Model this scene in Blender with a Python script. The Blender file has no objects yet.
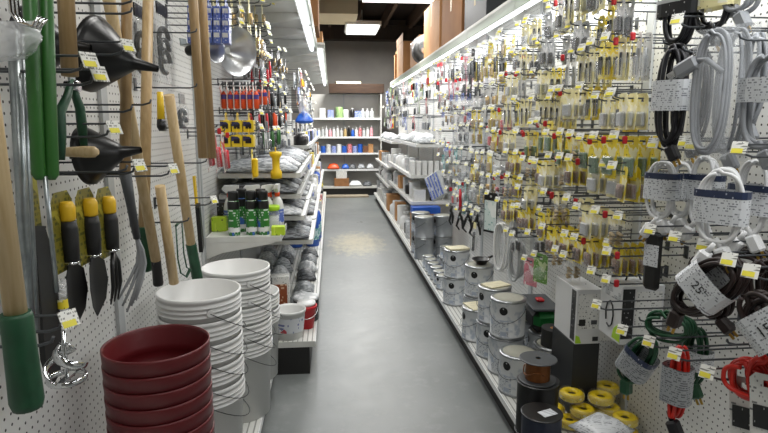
import bpy, math, random
from mathutils import Matrix, Vector
RND = random.Random(11)
PI = math.pi
SC = bpy.context.scene
COL = SC.collection
# ------------------------------------------------------------------ camera
CAM_Z = 1.45; FPX = 559.0; W, H = 768.0, 433.0
VPX, VPY = 331.0, 124.0
PITCH = math.atan((H / 2 - VPY) / FPX)
YAW = math.atan((W / 2 - VPX) / FPX * math.cos(PITCH))
cam_d = bpy.data.cameras.new('camera'); cam = bpy.data.objects.new('camera', cam_d); COL.objects.link(cam)
cam_d.sensor_width = 36.0; cam_d.lens = FPX / W * 36.0; cam_d.clip_start = 0.05; cam_d.clip_end = 60
cam.location = (0, 0, CAM_Z); cam.rotation_euler = (PI / 2 - PITCH, 0, -YAW)
SC.camera = cam
CR = cam.rotation_euler.to_matrix()
def P(u, v, X=None, Y=None, Z=None):
    """the point of a known plane that is seen at (u, v)"""
    d = CR @ Vector(((u - W / 2) / FPX, (H / 2 - v) / FPX, -1))
    if X is not None: t = X / d.x
    elif Y is not None: t = Y / d.y
    else: t = (Z - CAM_Z) / d.z
    return Vector((0, 0, CAM_Z)) + d * t
# ------------------------------------------------------------------ materials
def lin(h):
    if isinstance(h, (tuple, list)): return tuple(h[:3]) + (1,)
    h = h.lstrip('#'); c = [int(h[i:i + 2], 16) / 255 for i in (0, 2, 4)]
    return tuple(x / 12.92 if x <= .04045 else ((x + .055) / 1.055) ** 2.4 for x in c) + (1,)
MATS = {}
def mat(name, col='#808080', rough=.5, metal=0, spec=.5, emit=None, coat=0):
    if name in MATS: return MATS[name]
    m = bpy.data.materials.new(name); m.use_nodes = True; b = m.node_tree.nodes['Principled BSDF']
    b.inputs['Base Color'].default_value = lin(col); b.inputs['Roughness'].default_value = rough
    b.inputs['Metallic'].default_value = metal; b.inputs['Specular IOR Level'].default_value = spec
    if coat: b.inputs['Coat Weight'].default_value = coat
    if emit:
        b.inputs['Emission Color'].default_value = lin(emit[0]); b.inputs['Emission Strength'].default_value = emit[1]
    MATS[name] = m; return m
def nd(m, t, **kw):
    n = m.node_tree.nodes.new(t)
    for k, v in kw.items(): setattr(n, k, v)
    return n
def lk(m, a, b): m.node_tree.links.new(a, b)
def mth(m, op, a, b=None):
    n = nd(m, 'ShaderNodeMath', operation=op)
    for i, x in enumerate((a, b)):
        if x is None: continue
        if isinstance(x, (int, float)): n.inputs[i].default_value = x
        else: lk(m, x, n.inputs[i])
    return n.outputs[0]
def mixc(m, fac, a, b):
    n = nd(m, 'ShaderNodeMix', data_type='RGBA')
    if isinstance(fac, (int, float)): n.inputs[0].default_value = fac
    else: lk(m, fac, n.inputs[0])
    for i, x in ((6, a), (7, b)):
        if isinstance(x, (str, tuple)): n.inputs[i].default_value = lin(x)
        else: lk(m, x, n.inputs[i])
    return n.outputs[2]
def objxyz(m):
    t = nd(m, 'ShaderNodeTexCoord'); s = nd(m, 'ShaderNodeSeparateXYZ'); lk(m, t.outputs['Object'], s.inputs[0])
    return t.outputs['Object'], s.outputs
def noise(m, vec, scale, detail=3, sc=None, rough=.5):
    if sc:
        mp = nd(m, 'ShaderNodeMapping'); mp.inputs['Scale'].default_value = sc; lk(m, vec, mp.inputs[0]); vec = mp.outputs[0]
    n = nd(m, 'ShaderNodeTexNoise'); n.inputs['Scale'].default_value = scale; n.inputs['Detail'].default_value = detail
    n.inputs['Roughness'].default_value = rough; lk(m, vec, n.inputs['Vector']); return n.outputs['Fac']
def ramp(m, fac, lo, hi):
    n = nd(m, 'ShaderNodeMapRange'); n.inputs[1].default_value = lo; n.inputs[2].default_value = hi; lk(m, fac, n.inputs[0]); return n.outputs[0]
def base(m): return m.node_tree.nodes['Principled BSDF']
def setcol(m, c): lk(m, c, base(m).inputs['Base Color'])
def noisy(name, a, b, scale=8, rough=.5, sc=None, lo=.35, hi=.65, metal=0, spec=.5, bump=0):
    if name in MATS: return MATS[name]
    m = mat(name, a, rough, metal, spec); o, _ = objxyz(m); n = noise(m, o, scale, 4, sc)
    setcol(m, mixc(m, ramp(m, n, lo, hi), a, b))
    if bump:
        bp = nd(m, 'ShaderNodeBump'); bp.inputs['Strength'].default_value = bump; bp.inputs['Distance'].default_value = .01
        lk(m, n, bp.inputs['Height']); lk(m, bp.outputs[0], base(m).inputs['Normal'])
    return m
def printed(name, paper, ink, ink2=None, pitch=.010, dens=.5, rough=.35, axis='z'):
    """paper with rows of small print (short runs of ink along lines) and a few larger blocks of a second ink"""
    if name in MATS: return MATS[name]
    m = mat(name, paper, rough); o, s = objxyz(m)
    row = mth(m, 'MULTIPLY', s['Z'], 1 / pitch)
    fr = mth(m, 'FRACT', row); on = mth(m, 'LESS_THAN', fr, .55)
    fl = mth(m, 'FLOOR', row)
    cx = nd(m, 'ShaderNodeCombineXYZ'); sm = mth(m, 'ADD', s['X'], s['Y'])
    lk(m, mth(m, 'MULTIPLY', sm, 55 * .01 / pitch * 1.2), cx.inputs[0]); lk(m, mth(m, 'MULTIPLY', fl, 7.31), cx.inputs[1])
    n = nd(m, 'ShaderNodeTexNoise'); n.inputs['Scale'].default_value = 1.6; n.inputs['Detail'].default_value = 1; lk(m, cx.outputs[0], n.inputs['Vector'])
    txt = mth(m, 'MULTIPLY', on, mth(m, 'GREATER_THAN', n.outputs['Fac'], 1 - dens))
    c = mixc(m, mth(m, 'MULTIPLY', txt, .8), paper, ink)
    if ink2:
        vo = nd(m, 'ShaderNodeTexVoronoi', distance='CHEBYCHEV'); vo.inputs['Scale'].default_value = .28 / pitch; lk(m, o, vo.inputs['Vector'])
        bl = mth(m, 'GREATER_THAN', vo.outputs['Color'], .66)
        c = mixc(m, bl, c, ink2)
    setcol(m, c); return m
def wood(name, a, b, scale=14, sc=(8, 8, .6), rough=.45): return noisy(name, a, b, scale, rough, sc)
def plastic_film(name, tint='#ffffff', alpha=.25, rough=.12):
    """clear packaging film: mostly see-through with a glossy sheen"""
    if name in MATS: return MATS[name]
    m = mat(name, tint, rough, 0, .6); base(m).inputs['Alpha'].default_value = alpha; return m
M = {}
M['white'] = mat('white enamel', '#dcdcd8', .4)
M['white2'] = mat('white plastic', '#e2e3e2', .35)
M['shelfwhite'] = noisy('shelf enamel', '#d5d5d0', '#c4c4be', 5, .4)
M['steel'] = mat('steel wire', '#b4b6b8', .28, .9)
M['dsteel'] = mat('dark steel', '#3a3c3e', .4, .7)
M['zinc'] = noisy('galvanised steel', '#8f9698', '#a9afb0', 30, .35, metal=.85)
M['chrome'] = mat('chrome', '#d8dadb', .12, 1)
M['black'] = mat('black plastic', '#131313', .35)
M['softblack'] = mat('black rubber', '#191919', .55)
M['grey'] = mat('grey plastic', '#8b8e90', .45)
M['lgrey'] = mat('light grey plastic', '#b9bcbd', .45)
M['dgrey'] = mat('dark grey plastic', '#44474a', .5)
M['yellow'] = mat('yellow plastic', '#e9c21c', .4)
M['yellowcard'] = printed('yellow card', '#f0da3a', '#54521e', '#f6f0c0', .008, .38)
M['paleyellow'] = printed('pale yellow card', '#efe6ae', '#8a7f3c', '#f6f2dc', .008, .36)
M['tagyellow'] = mat('tag yellow', '#e6da48', .5)
M['tagwhite'] = printed('tag white', '#e6e6e0', '#55554f', None, .006, .45)
M['red'] = mat('red plastic', '#c2202a', .35)
M['orange'] = mat('orange plastic', '#e2501c', .4)
M['green'] = mat('green plastic', '#2d6326', .42)
M['dgreen'] = noisy('dark green vinyl', '#123f26', '#184a2e', 30, .5)
M['lime'] = mat('lime plastic', '#a8d326', .4)
M['blue'] = mat('blue plastic', '#2458b4', .4)
M['lblue'] = mat('light blue plastic', '#6aa4d8', .4)
M['cardboard'] = noisy('cardboard', '#a8794c', '#b88a5c', 3, .8)
M['dcardboard'] = noisy('brown cardboard', '#8a5f3a', '#9a6d45', 3, .8)
M['whitecard'] = printed('white card', '#dcdcd8', '#44464a', None, .009, .4)
M['greycard'] = printed('grey card', '#b9bcbe', '#54575a', '#d9dadb', .009, .45)
M['bluecard'] = printed('blue card', '#5a6fb8', '#e9ecf4', '#c8d0e8', .008, .4)
M['redcard'] = printed('red card', '#c23440', '#f4e2e2', '#e8d7d7', .008, .4)
M['pinkcard'] = printed('pink card', '#d88a98', '#a8384c', '#f0dfe2', .008, .4)
M['tealcard'] = printed('teal card', '#58a0a0', '#e9f2f2', '#c8dede', .008, .4)
M['blackcard'] = printed('black card', '#1d1e20', '#c8c8c8', None, .009, .35)
M['greencard'] = printed('green card', '#6d9c4c', '#f0f4e4', '#c9d9a8', .008, .4)
M['tan'] = mat('tan plastic', '#b09868', .5)
M['brown'] = mat('brown plastic', '#6b4630', .5)
M['copper'] = mat('copper', '#a8602f', .3, .9)
M['brass'] = mat('brass', '#b89648', .3, .9)
M['wood'] = wood('ash wood', '#c0a577', '#cfb78d')
M['wood2'] = wood('pale wood', '#bb9f73', '#ab8f63')
M['wood3'] = wood('brown wood', '#ab8e64', '#987c54')
M['darkwood'] = wood('dark wood', '#2d1d12', '#3b281a', 6, (1, .4, 6))
M['film'] = plastic_film('clear film', '#e9edf0', .16)
M['film2'] = plastic_film('milky film', '#e8eaec', .42, .2)
M['blister'] = plastic_film('clear blister', '#eef0f2', .22, .1)
# ------------------------------------------------------------------ mesh builder
class MB:
    def __init__(s): s.v = []; s.f = []; s.mi = []; s.sm = []
    def add(s, vs, fs, mi=0, sm=False, m=None):
        b = len(s.v)
        s.v += [tuple(m @ Vector(v)) for v in vs] if m is not None else [tuple(v) for v in vs]
        for f in fs: s.f.append([b + i for i in f]); s.mi.append(mi); s.sm.append(sm)
        return s
    def box(s, lo, hi, mi=0, m=None, fm=None):
        (a, b, c), (d, e, f) = lo, hi
        vs = [(a, b, c), (d, b, c), (d, e, c), (a, e, c), (a, b, f), (d, b, f), (d, e, f), (a, e, f)]
        fs = [(0, 3, 2, 1), (4, 5, 6, 7), (0, 1, 5, 4), (1, 2, 6, 5), (2, 3, 7, 6), (3, 0, 4, 7)]  # -z +z -y +x +y -x
        if not fm: return s.add(vs, fs, mi, False, m)
        b0 = len(s.v); s.add(vs, fs, mi, False, m)
        for i, k in fm.items(): s.mi[len(s.mi) - 6 + i] = k
        return s
    def bbox(s, lo, hi, r, mi=0, m=None):
        """box with chamfered edges"""
        vs = []; c = [(lo[i] + hi[i]) / 2 for i in range(3)]; h = [(hi[i] - lo[i]) / 2 for i in range(3)]; r = min(r, *[x * .95 for x in h])
        idx = {}
        for ax in range(3):
            for sx in (-1, 1):
                for sy in (-1, 1):
                    for sz in (-1, 1):
                        sg = (sx, sy, sz)
                        idx[(ax, sg)] = len(vs)
                        vs.append(tuple(c[i] + sg[i] * (h[i] if i == ax else h[i] - r) for i in range(3)))
        fs = []
        for ax in range(3):
            o = [i for i in range(3) if i != ax]
            for sg in (-1, 1):
                def g(a, b, ax=ax, o=o, sg=sg):
                    q = [0, 0, 0]; q[ax] = sg; q[o[0]] = a; q[o[1]] = b; return idx[(ax, tuple(q))]
                fs.append([g(-1, -1), g(1, -1), g(1, 1), g(-1, 1)])
        for a in range(3):
            b = (a + 1) % 3; t = 3 - a - b
            for sa in (-1, 1):
                for sb in (-1, 1):
                    def g(ax, st): 
                        q = [0, 0, 0]; q[a] = sa; q[b] = sb; q[t] = st; return idx[(ax, tuple(q))]
                    fs.append([g(a, -1), g(a, 1), g(b, 1), g(b, -1)])
        for sx in (-1, 1):
            for sy in (-1, 1):
                for sz in (-1, 1): fs.append([idx[(k, (sx, sy, sz))] for k in range(3)])
        # orient outward
        out = []
        for f in fs:
            p = [Vector(vs[i]) for i in f]; n = (p[1] - p[0]).cross(p[2] - p[0]); ce = sum(p, Vector()) / len(p) - Vector(c)
            out.append(f if n.dot(ce) > 0 else f[::-1])
        return s.add(vs, out, mi, False, m)
    def lathe(s, prof, n=24, mi=0, m=None, sm=True, cap0=False, cap1=False, mis=None):
        """profile of (r, z) pairs turned about z"""
        vs = [(r * math.cos(2 * PI * k / n), r * math.sin(2 * PI * k / n), z) for r, z in prof for k in range(n)]
        for i in range(len(prof) - 1):
            pass
        b = len(s.v); s.v += [tuple(m @ Vector(v)) for v in vs] if m is not None else vs
        for i in range(len(prof) - 1):
            for k in range(n):
                k2 = (k + 1) % n
                s.f.append([b + i * n + k, b + i * n + k2, b + (i + 1) * n + k2, b + (i + 1) * n + k]); s.mi.append(mis[i] if mis else mi); s.sm.append(sm)
        if cap0: s.f.append([b + k for k in range(n)][::-1]); s.mi.append(mis[0] if mis else mi); s.sm.append(False)
        if cap1: s.f.append([b + (len(prof) - 1) * n + k for k in range(n)]); s.mi.append(mis[-1] if mis else mi); s.sm.append(False)
        return s
    def cyl(s, p0, p1, r0, r1=None, n=12, mi=0, m=None, caps=True, sm=True):
        p0, p1 = Vector(p0), Vector(p1); r1 = r0 if r1 is None else r1; d = p1 - p0
        q = d.to_track_quat('Z', 'Y').to_matrix().to_4x4(); q.translation = p0
        return s.lathe([(r0, 0), (r1, d.length)], n, mi, (m @ q) if m is not None else q, sm, caps, caps)
    def tube(s, pts, r, n=6, mi=0, m=None, closed=False, caps=True, flat=None):
        """pipe along a polyline; r a number or one per point; flat squashes the section (a, b)"""
        pts = [Vector(p) for p in pts]; N = len(pts); rs = r if isinstance(r, (list, tuple)) else [r] * N
        T = []
        for i in range(N):
            a = pts[i - 1] if (i or closed) else pts[0]; c = pts[(i + 1) % N] if (i < N - 1 or closed) else pts[-1]
            T.append((c - a).normalized() if (c - a).length > 1e-9 else Vector((0, 0, 1)))
        up = Vector((0, 0, 1)) if abs(T[0].z) < .9 else Vector((1, 0, 0))
        nrm = (up - T[0] * up.dot(T[0])).normalized(); vs = []
        fa, fb = flat or (1, 1)
        for i in range(N):
            nrm = (nrm - T[i] * nrm.dot(T[i])); nrm = nrm.normalized() if nrm.length > 1e-6 else T[i].orthogonal().normalized()
            bn = T[i].cross(nrm)
            for k in range(n):
                a = 2 * PI * k / n; vs.append(pts[i] + nrm * (math.cos(a) * rs[i] * fa) + bn * (math.sin(a) * rs[i] * fb))
        fs = []
        for i in range(N if closed else N - 1):
            j = (i + 1) % N
            for k in range(n): k2 = (k + 1) % n; fs.append([i * n + k, i * n + k2, j * n + k2, j * n + k])
        s.add(vs, fs, mi, True, m)
        if caps and not closed:
            b = len(s.v) - len(vs)
            s.f.append([b + k for k in range(n)][::-1]); s.f.append([b + (N - 1) * n + k for k in range(n)]); s.mi += [mi, mi]; s.sm += [False, False]
        return s
    def prism(s, poly, d0, d1, axis='y', mi=0, m=None):
        """polygon of (a, b) pairs extruded along an axis: 'x' -> (y,z), 'y' -> (x,z), 'z' -> (x,y)"""
        def q(a, b, d): return {'x': (d, a, b), 'y': (a, d, b), 'z': (a, b, d)}[axis]
        n = len(poly); vs = [q(a, b, d0) for a, b in poly] + [q(a, b, d1) for a, b in poly]
        fs = [list(range(n)), list(range(2 * n - 1, n - 1, -1))] + [[i, i + n, (i + 1) % n + n, (i + 1) % n] for i in range(n)]
        return s.add(vs, fs, mi, False, m)
    def build(s, name, mats, parent=None, loc=None):
        me = bpy.data.meshes.new(name); me.from_pydata(s.v, [], s.f); 
        for mm in (mats if isinstance(mats, (list, tuple)) else [mats]): me.materials.append(M[mm] if isinstance(mm, str) else mm)
        me.polygons.foreach_set('material_index', s.mi); me.polygons.foreach_set('use_smooth', s.sm)
        me.update()
        o = bpy.data.objects.new(name, me); COL.objects.link(o)
        if parent: o.parent = parent
        if loc is not None: o.location = loc
        return o
def tag(o, label, cat, group=None):
    o['label'] = label; o['category'] = cat
    if group: o['group'] = group
    return o
def thing(name, label, cat, loc=(0, 0, 0), rz=0, group=None):
    o = bpy.data.objects.new(name, None); o.empty_display_size = .05; COL.objects.link(o); o.location = loc; o.rotation_euler = (0, 0, rz)
    return tag(o, label, cat, group)
def struct(o): o['kind'] = 'structure'; return o
def dup(o, loc=None, rz=None, label=None, rot=None, scale=None, group=None):
    """a copy of a thing with copies of its parts and sub-parts"""
    c = o.copy(); COL.objects.link(c)
    if loc is not None: c.location = loc
    if rz is not None: c.rotation_euler = (0, 0, rz)
    if rot is not None: c.rotation_euler = rot
    if scale is not None: c.scale = scale if not isinstance(scale, (int, float)) else (scale,) * 3
    if label: c['label'] = label
    if group: c['group'] = group
    for ch in KIDS.get(o.name, o.children):
        k = ch.copy(); COL.objects.link(k); k.parent = c
        for g in KIDS.get(ch.name, ch.children):
            h = g.copy(); COL.objects.link(h); h.parent = k
    return c
KIDS = {}
def freeze(o):
    """remember a prototype's parts so that copying stays quick"""
    KIDS[o.name] = list(o.children)
    for c in o.children: KIDS[c.name] = list(c.children)
    return o
ORD = 'first second third fourth fifth sixth seventh eighth ninth tenth eleventh twelfth thirteenth fourteenth fifteenth sixteenth seventeenth eighteenth nineteenth twentieth'.split()
def od(i):
    if i < 20: return ORD[i]
    t = {2: 'twenty', 3: 'thirty', 4: 'forty', 5: 'fifty'}
    n = i + 1
    if n % 10 == 0: return t[n // 10][:-1] + 'ieth'
    return t[n // 10] + '-' + ORD[n % 10 - 1]
TXT = {}
def text(mb, s, size, m, mi, depth=.0006, align='CENTER'):
    """raised lettering: s laid in the xy plane of m, facing +z"""
    if (s, align) not in TXT:
        cu = bpy.data.curves.new('lettering', 'FONT'); cu.body = s; cu.align_x = align; cu.align_y = 'CENTER'; cu.size = 1; cu.resolution_u = 2
        ob = bpy.data.objects.new('lettering', cu); COL.objects.link(ob)
        me = ob.to_mesh(); TXT[(s, align)] = ([tuple(v.co) for v in me.vertices], [list(p.vertices) for p in me.polygons])
        ob.to_mesh_clear(); bpy.data.objects.remove(ob); bpy.data.curves.remove(cu)
    vs, fs = TXT[(s, align)]
    return mb.add([(x * size, y * size, depth) for x, y, z in vs], fs, mi, False, m)
def MT(loc, x=(1, 0, 0), z=(0, 0, 1)):
    """matrix with local x and z axes given in world directions"""
    x = Vector(x).normalized(); z = Vector(z); z = (z - x * z.dot(x)).normalized(); y = z.cross(x)
    m = Matrix((x, y, z)).transposed().to_4x4(); m.translation = Vector(loc); return m
# ------------------------------------------------------------------ setting
PXR = 1.30      # face of the right pegboard
PXL = -0.72     # face of the left pegboard
DXR = 0.815     # front edge of the right base shelf
YB = 12.0       # face of the back wall shelving panel
def floor_mat():
    m = mat('painted concrete', '#7d807f', .32, 0, .45); o, s = objxyz(m)
    n1 = noise(m, o, 1.3, 5); n2 = noise(m, o, 9, 6, None, .7); n3 = noise(m, o, 2.2, 4, (3, .5, 1))
    c = mixc(m, ramp(m, n1, .3, .7), '#666a69', '#7a7d7c'); c = mixc(m, mth(m, 'MULTIPLY', ramp(m, n2, .52, .75), .35), c, '#9a9c9a')
    c = mixc(m, mth(m, 'MULTIPLY', ramp(m, n3, .58, .75), .35), c, '#5f6362')
    # worn patch of bare yellowish screed, and one dark scratch further on
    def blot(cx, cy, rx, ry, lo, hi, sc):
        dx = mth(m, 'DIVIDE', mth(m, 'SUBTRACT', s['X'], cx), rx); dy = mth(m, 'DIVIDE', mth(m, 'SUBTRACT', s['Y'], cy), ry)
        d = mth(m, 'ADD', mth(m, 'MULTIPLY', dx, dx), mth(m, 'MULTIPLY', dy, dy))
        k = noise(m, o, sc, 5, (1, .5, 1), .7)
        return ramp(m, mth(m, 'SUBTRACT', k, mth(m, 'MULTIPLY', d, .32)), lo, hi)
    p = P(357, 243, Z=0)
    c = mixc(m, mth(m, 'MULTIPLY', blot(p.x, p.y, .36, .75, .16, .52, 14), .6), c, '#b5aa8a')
    p = P(361, 222, Z=0)
    c = mixc(m, blot(p.x, p.y, .12, .12, .44, .50, 18), c, '#3e3f3e')
    setcol(m, c); lk(m, ramp(m, n2, .2, 1.1), base(m).inputs['Roughness']); base(m).inputs['Roughness'].default_value = .4
    r = nd(m, 'ShaderNodeMapRange'); r.inputs[3].default_value = .28; r.inputs[4].default_value = .5; lk(m, n2, r.inputs[0]); lk(m, r.outputs[0], base(m).inputs['Roughness'])
    return m
def peg_mat():
    m = mat('perforated hardboard', '#dededb', .45); o, s = objxyz(m)
    def cell(c): return mth(m, 'SUBTRACT', mth(m, 'FRACT', mth(m, 'ADD', mth(m, 'MULTIPLY', c, 1 / .0254), 100.5)), .5)
    a, b = cell(s['Y']), cell(s['Z'])
    d = mth(m, 'ADD', mth(m, 'MULTIPLY', a, a), mth(m, 'MULTIPLY', b, b))
    setcol(m, mixc(m, mth(m, 'LESS_THAN', d, .019), '#dededb', '#2b2b2a')); return m
def ribbed():
    m = mat('ribbed deck', '#d2d2cd', .4); o, s = objxyz(m)
    fr = mth(m, 'FRACT', mth(m, 'MULTIPLY', s['X'], 1 / .028)); g = mth(m, 'LESS_THAN', fr, .22)
    setcol(m, mixc(m, g, '#d4d4cf', '#8e8e8a'))
    bp = nd(m, 'ShaderNodeBump'); bp.inputs['Distance'].default_value = .004; lk(m, mth(m, 'SUBTRACT', 1, g), bp.inputs['Height']); lk(m, bp.outputs[0], base(m).inputs['Normal'])
    return m
M['floor'] = floor_mat(); M['peg'] = peg_mat(); M['deck'] = ribbed()
M['wallgrey'] = noisy('grey painted wall', '#8d8985', '#99958f', 2, .7)
M['ceil'] = noisy('dark roof boards', '#241a14', '#33261c', 3, .8, (6, .5, 1))
M['joist'] = noisy('dark joists', '#4a382a', '#5a4534', 3, .8, (6, .5, 6))
M['backpanel'] = noisy('back panel', '#d2d0cc', '#c3c1bd', 2, .5)
M['kick'] = mat('kick plate', '#1c1b1a', .6)
M['lampglow'] = mat('fluorescent tube', '#ffffff', .4, emit=('#f4f8ff', 9.0))
M['lampglow2'] = mat('ceiling diffuser', '#ffffff', .4, emit=('#fbfaf2', 5.0))
CZ = 3.75
def acrylic():
    m = mat('acrylic valance', '#cfd4cc', .35); nt = m.node_tree; b = base(m); tr = nd(m, 'ShaderNodeBsdfTranslucent'); tr.inputs[0].default_value = lin('#cfd6cc'); mx = nd(m, 'ShaderNodeMixShader'); mx.inputs[0].default_value = .5
    lk(m, b.outputs[0], mx.inputs[1]); lk(m, tr.outputs[0], mx.inputs[2]); lk(m, mx.outputs[0], nt.nodes['Material Output'].inputs[0]); return m
M['acrylic'] = acrylic()
struct(MB().box((-3.2, -2.2, -.1), (4.2, 13.3, 0)).build('floor', 'floor'))
struct(MB().box((-3.2, -2.2, CZ), (4.2, 13.3, CZ + .1)).build('ceiling', 'ceil'))
struct(MB().box((-3.2, 13.0, 0), (4.2, 13.1, CZ)).build('wall_back', 'wallgrey'))
struct(MB().box((-3.2, -2.3, 0), (4.2, -2.2, CZ)).build('wall_front', 'wallgrey'))
struct(MB().box((-3.3, -2.3, 0), (-3.2, 13.1, CZ)).build('wall_left', 'wallgrey'))
struct(MB().box((4.2, -2.3, 0), (4.3, 13.1, CZ)).build('wall_right', 'wallgrey'))
for i in range(13):
    x = -2.9 + i * .58
    j = MB().box((x - .03, -2.2, CZ - .26), (x + .03, 13.0, CZ)).build('ceiling_joist', 'joist'); struct(j)
struct(MB().box((-3.2, 12.5, CZ - .5), (4.2, 12.8, CZ - .2)).build('ceiling_beam', 'ceil'))
# thin conduit across the joists
c = MB().cyl((-3.0, 9.6, CZ - .29), (4.0, 9.6, CZ - .29), .012, n=8).build('trim_1', 'dsteel'); struct(c)
# soffit boxed in with lap boards, above the left shelving
p = P(358, 14, Y=9.4); q = P(317, 14, Y=9.4)
mb = MB()
for k in range(5):
    z = p.z + k * .17; mb.box((q.x, 9.4 + (k % 2) * .012, z), (p.x, 10.4, z + .172))
M['cream'] = mat('cream paint', '#cfc3a4', .55)
struct(mb.build('trim_2', 'cream'))
# ceiling lights
def ceiling_light(loc, lx, ly, label, power):
    t = thing('ceiling_light', label, 'light', loc, 0, 'ceiling fluorescent lights')
    MB().box((-lx / 2, -ly / 2, 0), (lx / 2, ly / 2, .06)).box((-.01, -.01, .06), (.01, .01, CZ - loc[2])).build('housing', 'white', t)
    MB().box((-lx / 2 + .03, -ly / 2 + .03, -.03), (lx / 2 - .03, ly / 2 - .03, 0)).build('diffuser', 'lampglow2', t)
    ld = bpy.data.lights.new('ceiling_lamp', 'AREA'); ld.shape = 'RECTANGLE'; ld.size = lx; ld.size_y = ly; ld.energy = power; ld.color = (1, .985, .95)
    lo = bpy.data.objects.new('ceiling_lamp', ld); COL.objects.link(lo); lo.parent = t; lo.location = (0, 0, -.04)
    return t
p = P(362, 29, Y=10.6)
ceiling_light((p.x, p.y, p.z), .62, 1.0, 'lit fluorescent panel hanging below the dark joists at the far end of the aisle', 380)
p = P(402, 0, Y=7.0)
ceiling_light((p.x, p.y, p.z + .02), 1.0, .3, 'lit fluorescent fixture cut off by the top edge, in front of the dark joists', 150)
ceiling_light((.3, 2.6, CZ - .35), .5, 1.2, 'unseen fluorescent fixture added as fill light above the near end of the aisle', 95)  # added fill light, outside the view
ceiling_light((.3, -.4, CZ - .35), .5, 1.2, 'unseen fluorescent fixture added as fill light behind the photographer', 80)  # unseen fixture put in to fill from behind the camera
ceiling_light((.3, 4.9, CZ - .35), .5, 1.2, 'unseen fluorescent fixture added as fill light above the middle of the aisle', 80)  # out-of-view fixture, added as overhead fill for the mid aisle
# ------------------------------------------------------------------ gondola shelving
def gondola(name_label, x0, side, ya, yb, deck_x, deck_z, top, base_dark=True, canopy=None, group='gondola bays'):
    """one bay: side=+1 opens towards -x (right wall), -1 opens towards +x (left wall)"""
    t = thing('gondola_shelving', name_label, 'shelving', (x0, ya, 0), 0, group)
    L = yb - ya; g = .004; dx = deck_x - x0; s = -side                       # s: direction of the aisle in x
    MB().box((min(0, -s * .02), g, 0), (max(0, -s * .02), L - g, top)).build('back_panel', 'peg', t)
    for y in (0.012, L - 0.012):
        mb = MB().box((min(s * .001, s * .012), y - .012, 0), (max(s * .001, s * .012), y + .012, top))
        mb.build('upright', 'lgrey', t)
    a, b = sorted((s * .014, dx))
    MB().box((a, g, deck_z - .035), (b, L - g, deck_z), fm={0: 1, 2: 1, 3: 1, 4: 1, 5: 1}).build('base_deck', ['deck', 'shelfwhite'], t)
    kx = dx - s * .03; a, b = sorted((s * .014, kx))
    MB().box((a, g, 0), (b, L - g, deck_z - .036)).build('kick_base', 'kick', t)
    # price rail along the deck front
    a, b = sorted((dx + s * .001, dx + s * .006))
    MB().box((a, g, deck_z - .034), (b, L - g, deck_z - .002)).build('price_rail', 'white2', t)
    return t
def canopy(parent, x0, side, L, front_dx, z, lit=True, power=14):
    s = -side; a, b = sorted((s * -.42, s * front_dx)); zt = z + .02
    MB().box((a, .004, z), (b, L - .004, zt)).build('top_shelf', 'shelfwhite', parent)
    a, b = sorted((s * front_dx, s * (front_dx - .008)))
    MB().box((a, .004, z - .068), (b, L - .004, z - .0005)).build('canopy_fascia', 'acrylic', parent)
    n = max(2, int(L / .6))
    for i in range(n):
        y = L * (i + .5) / n; x2 = s * (front_dx - .02)
        a, b = sorted((s * .013, x2))
        MB().prism([(s * .013, z - .001), (x2, z - .001), (x2, z - .03), (s * .013, z - .12)], y - .006, y + .006, 'y').build('canopy_bracket', 'shelfwhite', parent)
    xl = s * (front_dx - .05)
    MB().box((xl - .036, .02, z - .03), (xl + .045, L - .02, z - .002)).build('light_housing', 'white', parent)
    if lit:
        MB().cyl((xl, .04, z - .052), (xl, L - .04, z - .052), .019, n=14).build('light_tube', 'lampglow', parent)
        ld = bpy.data.lights.new('canopy_lamp', 'AREA'); ld.shape = 'RECTANGLE'; ld.size = .08; ld.size_y = L - .1; ld.energy = power * L; ld.color = (.97, .985, 1)
        lo = bpy.data.objects.new('canopy_lamp', ld); COL.objects.link(lo); lo.parent = parent; lo.location = (xl, L / 2, z - .076)
TOP = 2.2
RB = [(-.2, 1.02), (1.02, 2.24), (2.24, 3.46), (3.46, 4.68), (4.68, 5.90), (5.90, 7.12), (7.12, 8.34), (8.34, 9.56), (9.56, 10.78)]
RN = ['beside the photographer', 'with the coiled cords', 'with the yellow cards', 'with paint cans and small fittings', 'with the stacked grey tins', 'first one with white shelves',
      'second one with white shelves', 'third one with white shelves', 'last one before the back wall']
RG = []
for i, (a, b) in enumerate(RB):
    t = gondola('white pegboard gondola bay along the aisle with lit canopy, ' + RN[i], PXR, 1, a, b, DXR, .14, TOP, group='right gondola bays')
    canopy(t, PXR, 1, b - a, PXR - 1.12, TOP, True, 20)
    RG.append(t)
LB = [(-.65, .62), (.62, 1.87), (1.87, 3.10)]
LN = ['beside the photographer', 'with trowels and funnels', 'with the stacked white buckets']
LG = []
for i, (a, b) in enumerate(LB):
    LG.append(gondola('white pegboard gondola bay with narrow base deck, ' + LN[i], PXL, -1, a, b, -.335, .14, 2.3, group='narrow left gondola bays'))
LB2 = [(3.12, 4.34), (4.34, 5.56), (5.58, 6.80), (6.80, 8.02), (8.02, 9.24), (9.24, 10.46)]
LN2 = ['nearest, with the spray cans', 'with grey trays of gloves', 'with blue bottles at its foot', 'fourth from the spray cans', 'fifth from the spray cans', 'farthest, next to back wall']
for i, (a, b) in enumerate(LB2):
    t = gondola('white gondola bay with deep base deck and lit canopy, ' + LN2[i], PXL, -1, a, b, -.115, .2, TOP, group='deep left gondola bays')
    canopy(t, PXL, -1, b - a, .72 - (.12 if i < 2 else .05), TOP, True, 16)
    LG.append(t)
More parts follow.
